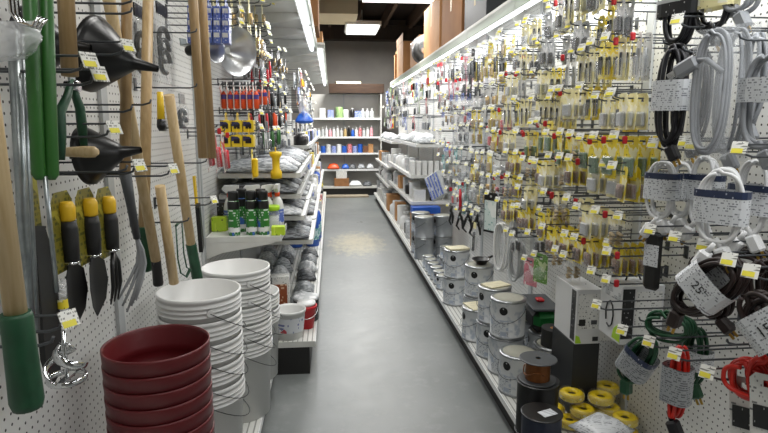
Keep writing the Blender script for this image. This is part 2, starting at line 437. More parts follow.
# white steel end panel where the deep bays begin
# ------------------------------------------------------------------ shelves on the bays
def shelf(parent, x0, side, ya, yb, front_dx, z, lip=.03, tilt=0):
    """a steel shelf with a raised price rail; y measured inside the bay"""
    s = -side; a, b = sorted((s * .014, s * front_dx))
    mb = MB().box((a, ya, z - .03), (b, yb, z))
    o = mb.build('shelf', 'shelfwhite', parent)
    a, b = sorted((s * (front_dx + .001), s * (front_dx + .007)))
    MB().box((a, ya, z - .03), (b, yb, z + .006)).build('price_rail', 'white2', o)
    return o
EXPOSURE = 0.0
EXPOSURE = -1.6
# ------------------------------------------------------------------ peg hooks
HK = {}
M['tagpale'] = mat('tag pale yellow', '#dcd9a4', .5)
M['hookwire'] = mat('hook wire', '#515457', .38, .6)
def hook_proto(length, kind, side=1):
    """wire peg hook on a wall whose normal is local +x: 'tag' price flag, 'red' red stop, 'plain'"""
    key = (round(length, 3), kind, side)
    if key in HK: return HK[key]
    r = .0031; mb = MB()
    mb.tube([(.004, 0, 0), (.03, 0, 0), (length - .02, 0, 0), (length, 0, .006), (length + .004, 0, .016)], r, 5)
    mb.box((0.001, -.012, -.012), (.004, .012, .035))
    if 'tag' in kind:
        mb.tube([(.004, 0, .030), (length - .005, 0, .030), (length + .012, 0, .034)], r * .85, 5)
    o = mb.build('peg_hook', 'hookwire')
    if 'tag' in kind:
        tb = MB(); tm = MT((length + .018, 0, .022), (.55 * side, .83, 0), (-.36, -.2 * side * -1, .9))
        tb.box((-.017, -.001, -.017), (.017, .001, .017), 0, tm); tb.box((-.015, -.0019, -.014), (.010, -.0011, -.002), 1, tm); tb.box((-.015, .0011, -.014), (.010, .0019, -.002), 1, tm)
        tb.build('price_tag', ['tagwhite', 'tagpale' if kind == 'paletag' else 'tagyellow'], o)
    if kind in ('red', 'redtag'):
        MB().bbox((length - .032, -.007, -.010), (length - .014, .007, .018), .004).build('red_stop', 'red', o)
    o['category'] = 'hook'; freeze(o); HK[key] = o; o['used'] = 0
    return o
def hook(side, base_pt, length, kind, label, group):
    p = hook_proto(length, kind, 1 if side < 0 else -1); rz = 0 if side < 0 else PI
    if not p['used']:
        p['used'] = 1; p.location = base_pt; p.rotation_euler = (0, 0, rz); p['label'] = label; p['group'] = group; o = p
    else: o = dup(p, base_pt, rz, label, group=group)
    return o
def hookpx(side, u, v, length, kind, label, group):
    """a hook whose tip is seen at (u, v)"""
    x = (PXL + length) if side < 0 else (PXR - length)
    p = P(u, v, X=x); return hook(side, (PXL if side < 0 else PXR, p.y, p.z), length, kind, label, group)
# ------------------------------------------------------------------ left wall, near bays: long tools
G1 = 'hooks on the garden tool wall'
for u, v, L, k, lb in [(81, 72, .24, 'tag', 'wire hook with yellow price tag in front of the pair of green tubes'),
                       (91, 85, .24, 'tag', 'wire hook with yellow price tag at the top of the green handled shears'),
                       (121, 55, .22, 'tag', 'wire hook with yellow price tag across the big black funnel'),
                       (107, 137, .20, 'tag', 'wire hook with yellow price tag above the small black funnel'),
                       (126, 172, .24, 'plain', 'bare wire hook that carries the carded trowels'),
                       (60, 331, .22, 'tag', 'lowest wire hook with price tag, above the chrome mixing paddle'),
                       (52, 345, .22, 'plain', 'bare wire hook just behind the green grip of the leftmost tool'),
                       (131, 4, .22, 'plain', 'topmost bare wire hook above the big black funnel'),
                       (131, 14, .22, 'plain', 'second bare wire hook above the big black funnel'),
                       (131, 112, .2, 'plain', 'bare wire hook between the big and the small black funnel'),
                       (133, 174, .22, 'tag', 'wire hook with price tag in front of the grey cultivator handle'),
                       (168, 176, .22, 'tag', 'wire hook with price tag between the two pale wooden handles'),
                       (150, 105, .2, 'plain', 'bare wire hook in front of the clear bag of black hose parts'),
                       (188, 222, .2, 'plain', 'bare wire hook that holds the green wire hangers'),
                       (210, 205, .22, 'tag', 'wire hook with price tag beside the shelf of spray cans'),
                       (206, 163, .22, 'plain', 'bare wire hook at the foot of the twin brown handles'),
                       (196, 33, .22, 'plain', 'bare wire hook crossing the twin brown handles'),
                       (196, 88, .22, 'plain', 'lower bare wire hook crossing the twin brown handles')]:
    hookpx(-1, u, v, L, k, lb, G1)
def handle(name, label, pts, X, r, m='wood', grip=None, gm='dgreen', gr=None, cat='garden tool', ptop=None, n=14, grp='long wooden tool handles'):
    """a long handle hanging along the wall: pts from top to bottom in sight coordinates; a grip continues below"""
    t = [P(u, v, X=X) for u, v in pts]; d = (t[0] - t[1]).normalized()
    if ptop: t[0] = t[0] + d * ptop
    o = thing(name, label, cat, t[-1], 0, grp); b = t[-1]
    mb = MB(); q = [p - b for p in t]
    mb.tube(q, r, n); mb.build('handle', m, o)
    if grip:
        e = P(*grip, X=X) - b; gr = gr or r * 1.25; dd = e.normalized()
        MB().tube([dd * -.004, dd * .002, e * .3, e * .9, e * .97, e], [gr * .9, gr, gr, gr * 1.08, gr * .95, gr * .45], n).build('grip', gm, o)
    return o
handle('garden_tool', 'leftmost wooden tool handle ending in a dark green grip', [(-18, 60), (16, 315)], -.50, .0165, 'wood', (28, 410), 'dgreen', .0235, ptop=.25)
o = handle('garden_tool', 'long brown wooden handle running down to a grey cultivator head', [(127, 0), (125, 172)], -.575, .015, 'wood3', None, ptop=.3)
# cultivator head with curved tines
b = P(125, 172, X=-.575); q = P(137, 238, X=-.575) - b
MB().tube([(0, 0, 0), q * .5, q], [.017, .013, .011], 10).build('socket', 'dgrey', o)
for k in range(5):
    e = P(118 + k * 4.5, 312 - abs(k - 2) * 6, X=-.63 + k * .013) - b; c = q + (e - q) * .45 + Vector((.015, .03, 0))
    MB().tube([q, q + (c - q) * .5 + Vector((0, .012, 0)), c, (c + e) / 2 + Vector((0, .012, 0)), e], [.006, .006, .0055, .005, .003], 6).build('tine', 'grey', o)
handle('garden_tool', 'wooden handle slanting down the wall to a black rubber end', [(109, 0), (156, 260)], -.598, .0165, 'wood', (158.5, 286), 'softblack', .016, ptop=.3)
handle('garden_tool', 'thick upright wooden handle in front of the clear bags, with a dark green lower end', [(148, 4), (144, 228)], -.645, .0185, 'wood2', (146, 272), 'dgreen', .021, ptop=.02)
handle('garden_tool', 'short pale wooden handle ending bare above the white buckets', [(160, 186), (174, 283)], -.56, .0165, 'wood', None)
handle('garden_tool', 'long pale wooden handle with a green end above the white buckets', [(169, 95), (191, 244)], -.545, .0175, 'wood', (198, 281), 'dgreen', .020)
handle('garden_tool', 'front one of two twin brown handles beside the steel lamp reflector', [(193, 0), (203, 158)], -.54, .019, 'wood3', None, ptop=.2)
handle('garden_tool', 'rear one of two twin brown handles, against the steel lamp reflector', [(202, 0), (212, 158)], -.52, .019, 'wood3', None, ptop=.2)
handle('garden_tool', 'wooden handle hanging in front of the big black funnel', [(66, 0), (70, 76)], -.54, .0165, 'wood3', None, ptop=.3)
# pair of green tubes with a steel rod
t = thing('garden_tool', 'long garden tool with two green tubular grips and a thin steel rod', 'garden tool', P(45, 180, X=-.54))
b = P(45, 180, X=-.54)
for (u0, u1, dx, m_) in ((30, 39, -.004, 'green'), (46, 52, .012, 'green')):
    a = P(u0, 0, X=-.54 + dx) - b; e = P(u1, 180, X=-.54 + dx) - b; d = (a - e).normalized()
    MB().tube([a + d * .3, e + d * .01, e], [.0125, .0125, .006], 14).build('grip', m_, t)
a = P(45, 176, X=-.535) - b; e = P(57, 292, X=-.545) - b
MB().tube([a, e], .0045, 8).build('rod', 'zinc', t)
# grey steel tube, and chrome hooks in a clear bag
a, e = P(13, 30, X=-.60), P(30, 342, X=-.60)
o = MB().tube([a - e, (0, 0, 0)], .011, 12).tube([(a - e) + Vector((0, .024, 0)), (0, .024, .012)], .008, 12).build('steel_tube', 'zinc', loc=e)
tag(o, 'grey galvanised steel tubes strapped together beside the leftmost handle', 'pipe')
t = thing('bagged_hooks', 'chrome hooks in a crumpled clear bag at the top left corner', 'hook', P(12, 25, X=-.52))
b = P(12, 25, X=-.52); mb = MB()
for k in range(3):
    y = k * .012; mb = MB().tube([(0, y, .12), (0, y, .02), (.01, y + .002, .004), (.03, y + .004, 0), (.042, y + .005, .016)], .0028, 7); mb.build('hook', 'chrome', t)
def bag(w, h, d, seed, m='film', crumple=.012, n=7):
    """a crumpled film bag hanging in the yz plane of local space, hung at its top centre"""
    r = random.Random(seed); mb = MB(); vs = []; fs = []
    for s in (1, -1):
        for j in range(n + 1):
            for i in range(n + 1):
                a, c = i / n, j / n; bulge = d * (math.sin(PI * a) * math.sin(PI * min(1, c * 1.15)) ** .6 if 0 < c < 1 and 0 < a < 1 else 0) * .5
                e = 0 if i in (0, n) or j in (0, n) else r.uniform(-crumple, crumple)
                vs.append((s * (bulge + .0012) + e * .6, (a - .5) * w + e * .4 * (0 < i < n), -c * h + e * .5 * (0 < j < n)))
        o = (n + 1) ** 2 if s < 0 else 0
        for j in range(n):
            for i in range(n):
                q = [o + j * (n + 1) + i, o + j * (n + 1) + i + 1, o + (j + 1) * (n + 1) + i + 1, o + (j + 1) * (n + 1) + i]
                fs.append(q if s < 0 else q[::-1])
    mb.add(vs, fs, 0, True); return mb
m_ = bag(.15, .075, .05, 3); o = m_.build('bag', 'film2', t, (.0, .02, .01)); o.rotation_euler = (.2, .5, 0)
# ------------------------------------------------------------------ funnels
def funnel(label, mouth, tip, R0, X0=None):
    d = tip - mouth; L = d.length; q = d.to_track_quat('Z', 'Y').to_matrix().to_4x4()
    t = thing('funnel', label, 'funnel', mouth, 0, 'black funnels')
    n = 36
    MB().lathe([(R0 + .004, -.002), (R0 + .004, .010), (R0, .012), (R0 * .97, .02), (.022, L * .62), (.016, L * .66), (.008, L)], n, 0, q).lathe([(.005, L), (.013, L * .66), (R0 * .94, .02), (R0 - .003, 0), (R0 + .004, -.002)], n, 0, q).build('cone', 'black', t)
    MB().tube([q @ Vector((-R0 * .6, 0, .01)), q @ Vector((-R0 * 1.15, 0, .0)), q @ Vector((-R0 * 1.15, .02, .0)), q @ Vector((-R0 * .6, .02, .01))], .003, 6).build('hanging_loop', 'black', t)
    return t
m0 = P(92, 54, X=-.605); tp = Vector((-.44, m0.y - .015, P(155, 68, X=-.44).z))
funnel('big black plastic funnel with its spout pointing into the aisle', m0, tp, .092)
m1 = Vector((-.66, m0.y - .02, m0.z - .0)); funnel('black funnel nested behind the big one, against the pegboard', m1 + Vector((0, -.17, 0)), m1 + Vector((.13, -.175, -.01)), .075)
m0 = P(86, 156, X=-.61); tp = P(133, 151, X=-.61); tp = Vector((-.475, m0.y - .005, P(133, 151, X=-.475).z))
funnel('small black plastic funnel above the yellow carded trowels', m0, tp, .068)
# green handled shears
b = P(72, 86, X=-.585); t = thing('hand_shears', 'dark green handled shears hanging below the big black funnel', 'shears', b)
for (u, v, uu, vv) in ((60, 112, 61, 160), (80, 108, 84, 146)):
    k = P(u, v, X=-.575) - b; e = P(uu, vv, X=-.58) - b
    MB().tube([Vector((0, 0, .012)), k * .4, k, (k + e) / 2, e], [.007, .009, .011, .0115, .008], 10).build('handle', 'dgreen', t)
MB().cyl((-.014, 0, 0), (.016, 0, 0), .012, n=14).build('pivot', 'chrome', t)
MB().prism([(-.012, 0), (.012, 0), (.018, .05), (.004, .12), (-.012, .07)], -.003, .003, 'x').build('blade', 'zinc', t)
# short wooden handle
a, e = P(62, 152, X=-.60), P(62, 152, X=-.60) + Vector((.075, .0, -.002))
t = thing('hand_tool', 'short wooden handle of a hand tool pointing out beside the small funnel', 'hand tool', a)
MB().tube([(0, 0, 0), (.05, 0, 0), (.07, 0, 0), (.078, 0, 0)], [.010, .013, .0125, .006], 12).build('handle', 'wood', t)
MB().tube([(-.05, 0, 0), (0, 0, 0)], .008, 10).build('ferrule', 'zinc', t)
# ------------------------------------------------------------------ carded trowels
def trowel(label, u, v, X, blade, seed):
    p = P(u, v, X=X); t = thing('carded_trowel', label, 'trowel', p, 0, 'carded trowels')
    # card
    MB().prism([(-.05, -.145), (.05, -.145), (.05, .012), (.03, .035), (-.03, .035), (-.05, .012)], -.008, -.0065, 'x').build('backing_card', 'trowelcard', t)
    MB().tube([(.004, 0, .012), (.004, 0, 0), (.004, 0, -.028), (.004, 0, -.032)], [.012, .0175, .0165, .014], 12).build('end_cap', 'capyellow', t)
    MB().tube([(.004, 0, -.032), (.004, 0, -.05), (.004, 0, -.09), (.004, 0, -.125)], [.016, .019, .0185, .0165], 12).build('grip', 'softblack', t)
    MB().tube([(.004, 0, -.125), (.004, 0, -.131)], .0172, 12).build('collar', 'chrome', t)
    if blade == 'trowel':
        prof = [(-.014, -.131), (-.044, -.152), (-.052, -.205), (-.038, -.25), (0, -.285), (.038, -.25), (.052, -.205), (.044, -.152), (.014, -.131)]
        mb = MB(); n = len(prof)
        for s in (0, .002): 
            vs = [(.004 - s + .22 * abs(y) - .004, y, z) for y, z in prof] + [(.002 - s, 0, -.131), (.0 - s, 0, -.21), (0 - s, 0, -.285)]
            fs = [(0, 1, n), (1, 2, n + 1, n), (2, 3, n + 1), (3, 4, n + 1), (4, 5, n + 1), (5, 6, n + 1), (6, 7, n, n + 1), (7, 8, n)]
            mb.add(vs, fs if s == 0 else [f[::-1] for f in fs], 0, True)
        mb.build('blade', 'blade', t)
    else:
        for k in (-1, 0, 1):
            MB().tube([(.004, 0, -.131), (.008, k * .02, -.165), (.008, k * .026, -.22), (-.002, k * .024, -.268)], [.005, .006, .005, .002], 8).build('tine', 'black', t)
    return t
M['blade'] = mat('black coated blade', '#0d0d0e', .5)
M['capyellow'] = mat('amber cap', '#e0b422', .4)
mm = printed('trowel card', '#7d7428', '#2f3a1c', '#a39a3c', .012, .5); M['trowelcard'] = mm
trowel('carded garden trowel with yellow capped black grip, nearest of three', 65, 207, -.60, 'trowel', 1)
trowel('carded garden trowel with yellow capped black grip, middle of three', 88, 203, -.585, 'trowel', 2)
trowel('carded hand fork with yellow capped black grip, beside the grey cultivator', 107, 201, -.575, 'fork', 3)
# sheathed blade on a card
b = P(31, 158, X=-.62); t = thing('carded_machete', 'long black sheathed blade on a yellow and green card behind the steel tubes', 'machete', b)
pr = [P(u, v, X=-.62) - b for u, v in ((24, 165), (33, 165), (40, 226), (28, 226))]
MB().prism([(q.y, q.z) for q in pr], .0, .004, 'x').build('backing_card', 'trowelcard', t)
pr = [P(u, v, X=-.62) - b for u, v in ((28, 226), (39, 226), (50, 262), (56, 330), (55, 372), (48, 385), (40, 360), (34, 290))]
MB().prism([(q.y, q.z) for q in pr], .0, .012, 'x').build('sheath', 'softblack', t)
a, e = P(26, 138, X=-.615) - b, P(29, 166, X=-.615) - b
MB().tube([a, e], .009, 10).build('grip', 'black', t)
# chrome mixing paddle
b = P(67, 378, X=-.545); t = thing('mixing_paddle', 'chrome spiral mixing paddle hanging over the pegboard low down', 'mixing paddle', b)
top = P(63, 330, X=-.545) - b
MB().tube([top, Vector((0, 0, -.005))], .0042, 8).build('shaft', 'chrome', t)
MB().tube([(.036 * math.cos(a), .036 * math.sin(a), 0) for a in [2 * PI * k / 28 for k in range(28)]], .0065, 6, closed=True, flat=(1, .35)).build('lower_ring', 'chrome', t)
for s in (0, PI):
    MB().tube([((.006 + .03 * min(1, k / 7)) * math.cos(s + k * .33), (.006 + .03 * min(1, k / 7)) * math.sin(s + k * .33), .075 - k * .0052) for k in range(15)], .009, 6, flat=(.25, 1)).build('spiral_blade', 'chrome', t)
MB().prism([(-.034, -.003), (.034, -.003), (.034, .003), (-.034, .003)], -.006, .006, 'x').build('cross_bar', 'chrome', t)
# small clear tube pack
b = P(61, 284, X=-.60); t = thing('tube_pack', 'small clear tube pack with a yellow label above the mixing paddle', 'small pack', b)
MB().cyl((0, 0, -.06), (0, 0, .01), .011, n=14).build('tube', 'blister', t)
MB().cyl((0, 0, -.055), (0, 0, -.034), .0113, n=14, caps=False).build('label_band', 'yellowcard', t)
MB().tube([(.006 * math.cos(k), .006 * math.sin(k), .008 - k * .0018) for k in range(30)], .0016, 5).build('coil', 'white2', t)
# ------------------------------------------------------------------ bags behind the handles
def bagged(label, u, v, w, h, X, seed, content, name='bagged_hose_part', cat='bagged part'):
    p = P(u, v, X=X); t = thing(name, label, cat, p)
    bag(w, h, .06, seed).build('bag', 'film', t)
    MB().box((-.003, -w * .42, 0.0005), (.003, w * .42, .045)).build('header_card', content[0], t)
    r = random.Random(seed)
    for k in range(content[2]):
        y, z = r.uniform(-w * .22, w * .22), -h * (.25 + .5 * (k + .5) / content[2])
        pts = [(.012 * math.cos(a * .9) * .6, y * .4 + w * .24 * math.cos(a), z + h * .16 * math.sin(a)) for a in [i * .5 for i in range(11)]]
        MB().tube(pts, .010, 8).build('coil', content[1], t)
    return t
bagged('clear bag of black plastic hose parts behind the thick upright handle', 162, 16, .17, .27, -.672, 5, ('blackcard', 'black', 3))
bagged('clear bag with dark parts hanging just under the bigger bag of hose parts', 182, 104, .10, .13, -.672, 8, ('greycard', 'dgrey', 2))
bagged('clear bag of black parts partly hidden by the slanting handle', 139, 18, .12, .24, -.685, 6, ('blackcard', 'softblack', 2))
# yellow handle with black end, yellow knife, green hangers
a, e = P(160, 92, X=-.56), P(161.5, 131, X=-.56)
t = thing('hand_tool', 'yellow tool handle with a black end hanging beside the clear bag', 'hand tool', e)
MB().tube([a - e, (a - e) * .3], [.010, .013], 12).build('grip', 'yellow', t); MB().tube([(a - e) * .3, (a - e) * .1, (0, 0, 0)], [.0135, .0145, .008], 12).build('end_cap', 'black', t)
a, e = P(194, 176, X=-.60), P(201, 262, X=-.60); d = e - a
t = thing('drywall_saw', 'yellow and black saw knife hanging upright beside the green wire hangers', 'saw', a)
MB().prism([(-.012, 0), (.014, .0), (d.y + .016, d.z * .75), (d.y - .008, d.z * .78)], -.004, .004, 'x').build('sheath', 'yellow', t)
MB().prism([(-.03, d.z * .34), (-.004, d.z * .3), (d.y * .6 + .004, d.z * .8), (d.y * .6 - .03, d.z * .86)], .0045, .022, 'x').build('grip', 'black', t)
b = P(179, 224, X=-.60); t = thing('wire_hanger', 'pair of green wire hangers with hooked ends beside the pale handle', 'hanger', b)
for k in (-1, 1):
    MB().tube([(0, k * .045, 0), (.0, k * .045, -.13), (.01, k * .045 - .008, -.185), (.03, k * .045 - .008, -.20), (.045, k * .045, -.17)], .005, 7, flat=(.5, 1.3)).build('leg', 'dgreen', t)
MB().tube([(0, -.045, 0), (0, -.02, .004), (0, .02, .004), (0, .045, 0)], .005, 6).build('cross_wire', 'dgreen', t)
# ------------------------------------------------------------------ clamp lamps
def clamp_lamp(label, c, ax, R0, L):
    q = Vector(ax).to_track_quat('Z', 'Y').to_matrix().to_4x4()
    t = thing('clamp_lamp', label, 'lamp', c, 0, 'clamp lamps')
    prof = [(.018, -L), (.03, -L * .92), (R0 * .55, -L * .62), (R0 * .85, -L * .3), (R0, 0), (R0 + .006, .003)]
    MB().lathe(prof, 48, 0, q).lathe([(r - .0015, z + .001) for r, z in prof[::-1]], 48, 0, q).build('reflector', 'spun', t)
    MB().lathe([(.02, -L - .07), (.024, -L - .06), (.024, -L), (.018, -L)], 20, 0, q, cap0=True).build('socket', 'black', t)
    MB().lathe([(.012, -L + .001), (.018, -L + .02), (.018, -L + .035)], 20, 0, q, cap1=True).build('lamp_holder', 'white2', t)
    m2 = q @ Matrix.Translation((0, .03, -L - .04)); MB().box((-.02, -.004, -.05), (.02, .03, -.044), 0, m2).box((-.02, -.004, .0), (.02, .004, .045), 0, m2).box((-.02, -.004, -.045), (.02, .0, .0), 0, m2).build('clamp', 'zinc', t)
    return t
M['spun'] = noisy('spun aluminium', '#cfd1d3', '#e6e7e8', 9, .3, None, metal=.94)
clamp_lamp('big spun aluminium clamp lamp reflector facing the aisle', P(238, 52, X=-.50), (.74, -.62, -.16), .125, .12)
clamp_lamp('smaller aluminium clamp lamp behind the big reflector, beside twin brown handles', P(214, 46, X=-.52), (.80, -.4, .1), .07, .08)
# ------------------------------------------------------------------ buckets and pots
def pot_stack(label, loc, R0, Hh, n, step, m, grp, bail=False, taper=.86, first=None, rims=3, cat='bucket', name='plastic_bucket'):
    """n nested vessels; every one is a thing; the lowest stands on the deck"""
    x, y, z0 = loc; proto = None
    for k in range(n):
        lb = label(k, n)
        if proto is None:
            t = thing(name, lb, cat, (x, y, z0), 0, grp); r1 = R0 * taper
            pr = [(r1, 0)]
            if rims == 3:
                for i in range(3): zz = Hh - .068 + i * .017; rr = r1 + (R0 * .965 - r1) * zz / Hh; pr += [(rr, zz), (rr + .0085, zz + .001), (rr + .0085, zz + .005), (rr + .001, zz + .006)]
                pr += [(R0 * .965, Hh - .016), (R0, Hh - .015), (R0, Hh - .001), (R0 - .004, Hh)]
            else:
                zz = Hh - .045; rr = r1 + (R0 * .95 - r1) * zz / Hh
                pr += [(rr, zz), (R0 * .985, zz + .004), (R0, Hh - .006), (R0, Hh), (R0 - .004, Hh + .001)]
            ri = R0 - .008 if rims == 3 else R0 - .0105
            pr2 = [(ri, Hh - .001)]
            if rims != 3:
                of = lambda q: r1 + (R0 * .95 - r1) * (Hh - q) / Hh
                pr2 = [(R0 - .0055, Hh - .003), (R0 - .009, Hh - .01), (of(.05) - .001, Hh - .05), (of(.055) - .003, Hh - .055), (of(.075) - .003, Hh - .075), (of(.078) - .001, Hh - .078), (of(.1) - .001, Hh - .1), (of(.104) - .003, Hh - .104)]
            pr2 += [(r1 - .003, .004), (.001, .004)]
            MB().lathe(pr + pr2, 64, 0, cap0=True).build('shell', m, t)
            if bail:
                for s in (-1, 1):
                    MB().cyl((0, s * (R0 * .955), Hh - .05), (0, s * (R0 + .006), Hh - .05), .012, n=12).build('bail_ear', m, t)
                pts = [(math.sin(a) * (R0 + .014) , math.cos(a) * (R0 + .006), Hh - .05 - math.sin(a) * .11) for a in [PI * i / 16 for i in range(17)]]
                MB().tube(pts, .0016, 6).build('bail', 'dsteel', t)
                pass
            proto = freeze(t)
            proto.rotation_euler = (0, 0, .3)
        else:
            dup(proto, (x, y, z0 + k * step), .3 + RND.uniform(-.25, .25), lb)
M['bucketwhite'] = mat('white bucket plastic', '#dcdcda', .35)
M['maroon'] = mat('maroon plastic', '#5a1116', .42)
zd = .1405
p = P(156, 345, Z=.85)
pot_stack(lambda k, n: 'maroon plastic planter in the nearest stack, ' + ('topmost, showing its ringed inside' if k == n - 1 else od(n - 1 - k) + ' from its top'), (-.497, 1.545, zd), .143, .26, 11, .0445, 'maroon', 'nested maroon planters', rims=1, taper=.80, cat='planter', name='plastic_planter')
bl = lambda s: (lambda k, n: 'white plastic bucket in the ' + s + ' stack, ' + ('topmost' if k == n - 1 else 'standing on the deck' if k == 0 else od(n - 1 - k) + ' from its top'))
pot_stack(bl('front white'), (-.492, 2.035, zd), .149, .37, 5, .0855, 'bucketwhite', 'nested white buckets in the front stack', bail=True)
pot_stack(bl('second white'), (-.432, 2.47, zd), .149, .37, 5, .079, 'bucketwhite', 'nested white buckets in the second stack', bail=True)
pot_stack(bl('rearmost white'), (-.432, 2.85, zd), .149, .37, 2, .0855, 'bucketwhite', 'nested white buckets in the rearmost stack', bail=True)
MB().box((0, -.012, -.014), (.0015, .012, .014), fm={3: 1}).build('price_tag', ['tagwhite', 'tagyellow'], LG[2], (.3925, .35, .124))
# ------------------------------------------------------------------ hanging packs (hung at the origin, facing local +x)
def card(mb, w, h, top=.022, mi=0, t=.0012):
    """backing card with a real hang slot round the origin"""
    mb.prism([(-w / 2, -h), (w / 2, -h), (w / 2, -.009), (-w / 2, -.009)], -t / 2, t / 2, 'x', mi)
    mb.prism([(-w / 2, -.009), (-.009, -.009), (-.009, .007), (.009, .007), (.009, -.009), (w / 2, -.009), (w / 2, .008), (w / 2 - .012, top), (-w / 2 + .012, top), (-w / 2, .008)], -t / 2, t / 2, 'x', mi)
    return mb
PK = {}
M['rwcard'] = printed('red and white card', '#e4e2de', '#b02030', '#c8303c', .012, .45)
def pk_card(w, h, cm, pm, shape, bm='blister'):
    def f():
        o = card(MB(), w, h).build('backing_card', cm)
        z0, z1 = -h * .93, -h * .38; bw = w * .72; d = .016
        mb = MB()
        if shape == 'bit':
            for y in ((0,) if w < .055 else (-w * .18, w * .18)): mb.tube([(.006, y, -.03), (.006, y, -.05), (.006, y, z0 + .01)], [.0045, .0045, .0025], 7)
        elif shape == 'block': mb.bbox((.001, -bw * .42, z0 + .006), (d, bw * .42, z1 - .004), .004)
        elif shape == 'ring':
            zc = (z0 + z1) / 2; rr = min(bw, z1 - z0) * .42
            mb.tube([(.008, rr * math.cos(a), zc + rr * math.sin(a)) for a in [2 * PI * k / 14 for k in range(14)]], .006, 7, closed=True)
        elif shape == 'tube': mb.cyl((.011, 0, z0 + .006), (.011, 0, z1 - .004), min(.014, bw * .3), n=12)
        elif shape == 'two':
            for y in (-bw * .22, bw * .22): mb.cyl((.009, y, z0 + .006), (.009, y, z1 - .004), min(.009, bw * .18), n=10)
        mb.build('product', pm, o)
        if bm: MB().bbox((.0008, -bw / 2, z0), (d + .002, bw / 2, z1), .006).build('blister', bm, o)
        return o
    return f
def pk_bag(w, h, hm, pm, seed):
    def f():
        o = card(MB(), w, .035).build('header_card', hm)
        mb = bag(w * .94, h - .03, .022, seed, crumple=.004, n=4); b = mb.build('bag', 'film', o, (0, 0, -.030))
        r = random.Random(seed); mb = MB()
        pts = [(r.uniform(-.003, .003), w * .26 * math.cos(a * 2.1 + seed), -.03 - (h - .03) * (.42 + .46 * a / 8)) for a in range(9)]
        mb.tube(pts, .0075, 7); mb.build('contents', pm, o)
        return o
    return f
def pk_tool(L, hm, mm, kind):
    def f():
        mb = MB()
        if kind == 'brush':
            o = MB().tube([(0, 0, .012), (0, 0, -.004), (0, 0, -L * .3), (0, 0, -L * .5)], [.007, .010, .008, .012], 10, flat=(.7, 1.3)).build('handle', hm)
            MB().bbox((-.009, -.026, -L * .66), (.009, .026, -L * .49), .003).build('ferrule', 'chrome', o)
            MB().bbox((-.007, -.024, -L), (.007, .024, -L * .66), .004).build('bristles', mm, o)
        elif kind == 'driver':
            o = MB().tube([(0, 0, .012), (0, 0, 0), (0, 0, -L * .2), (0, 0, -L * .42), (0, 0, -L * .45)], [.006, .011, .010, .013, .006], 10).build('handle', hm)
            MB().tube([(0, 0, -L * .45), (0, 0, -L)], .0032, 7).build('shank', mm, o)
        elif kind == 'pliers':
            o = MB().tube([(0, -.003, .0), (0, -.018, -.03), (0, -.022, -L * .4), (0, -.006, -L * .66)], [.006, .008, .0085, .006], 8).tube([(0, .003, .0), (0, .018, -.03), (0, .022, -L * .4), (0, .006, -L * .66)], [.006, .008, .0085, .006], 8).build('handles', hm)
            MB().prism([(-.014, -L * .64), (.014, -L * .64), (.016, -L * .74), (.006, -L), (-.006, -L), (-.016, -L * .74)], -.005, .005, 'x').build('jaws', mm, o)
        elif kind == 'glove':
            o = MB().bbox((-.008, -.05, -L * .3), (.008, .05, .005), .006).build('cuff', hm)
            mb.bbox((-.011, -.048, -L * .68), (.011, .048, -L * .3), .008)
            for k in range(4): mb.tube([(0, -.036 + k * .024, -L * .66), (0, -.038 + k * .025, -L * (.93 + .07 * (k in (1, 2))))], [.0115, .009], 8)
            mb.tube([(0, .044, -L * .42), (0, .072, -L * .62)], [.012, .009], 8); mb.build('hand', mm, o)
        return o
    return f
def hang(key, fn, name, cat, side, pt, label, group, rot=None):
    rz = (0 if side < 0 else PI); r = (0, 0, rz) if rot is None else (rot[0], rot[1], rz + rot[2])
    if key not in PK:
        o = fn(); o.name = name; o['category'] = cat; freeze(o); PK[key] = o
        o.location = pt; o.rotation_euler = r; o['label'] = label; o['group'] = group
    else: o = dup(PK[key], pt, None, label, r, None, group)
    return o
MASS = MB()      # the far hooks beyond the three hundred nearest
NH = [0]
def mass_hook(side, pt, length, kind):
    s = -side; m = Matrix.Translation(pt) @ Matrix.Rotation(0 if side < 0 else PI, 4, 'Z')
    MASS.tube([(.004, 0, 0), (length, 0, 0), (length + .004, 0, .014)], .0024, 4, 0, m)
    if kind.endswith('tag') or kind == 'tag':
        sg = 1 if side < 0 else -1
        tm = m @ MT((length + .018, 0, .022), (.55 * sg, .83, 0), (-.36, .2 * sg, .9)); MASS.box((-.018, -.001, -.018), (.018, .001, .018), 1, tm); MASS.box((-.013, -.0019, -.013), (.004, -.0011, .0), 2, tm)
    if kind.startswith('red'): MASS.box((length - .035, -.009, -.012), (length - .012, .009, .022), 3, m)
SEAMS = {1: [b for a, b in RB], -1: [b for a, b in LB2] + [LB2[0][0]]}
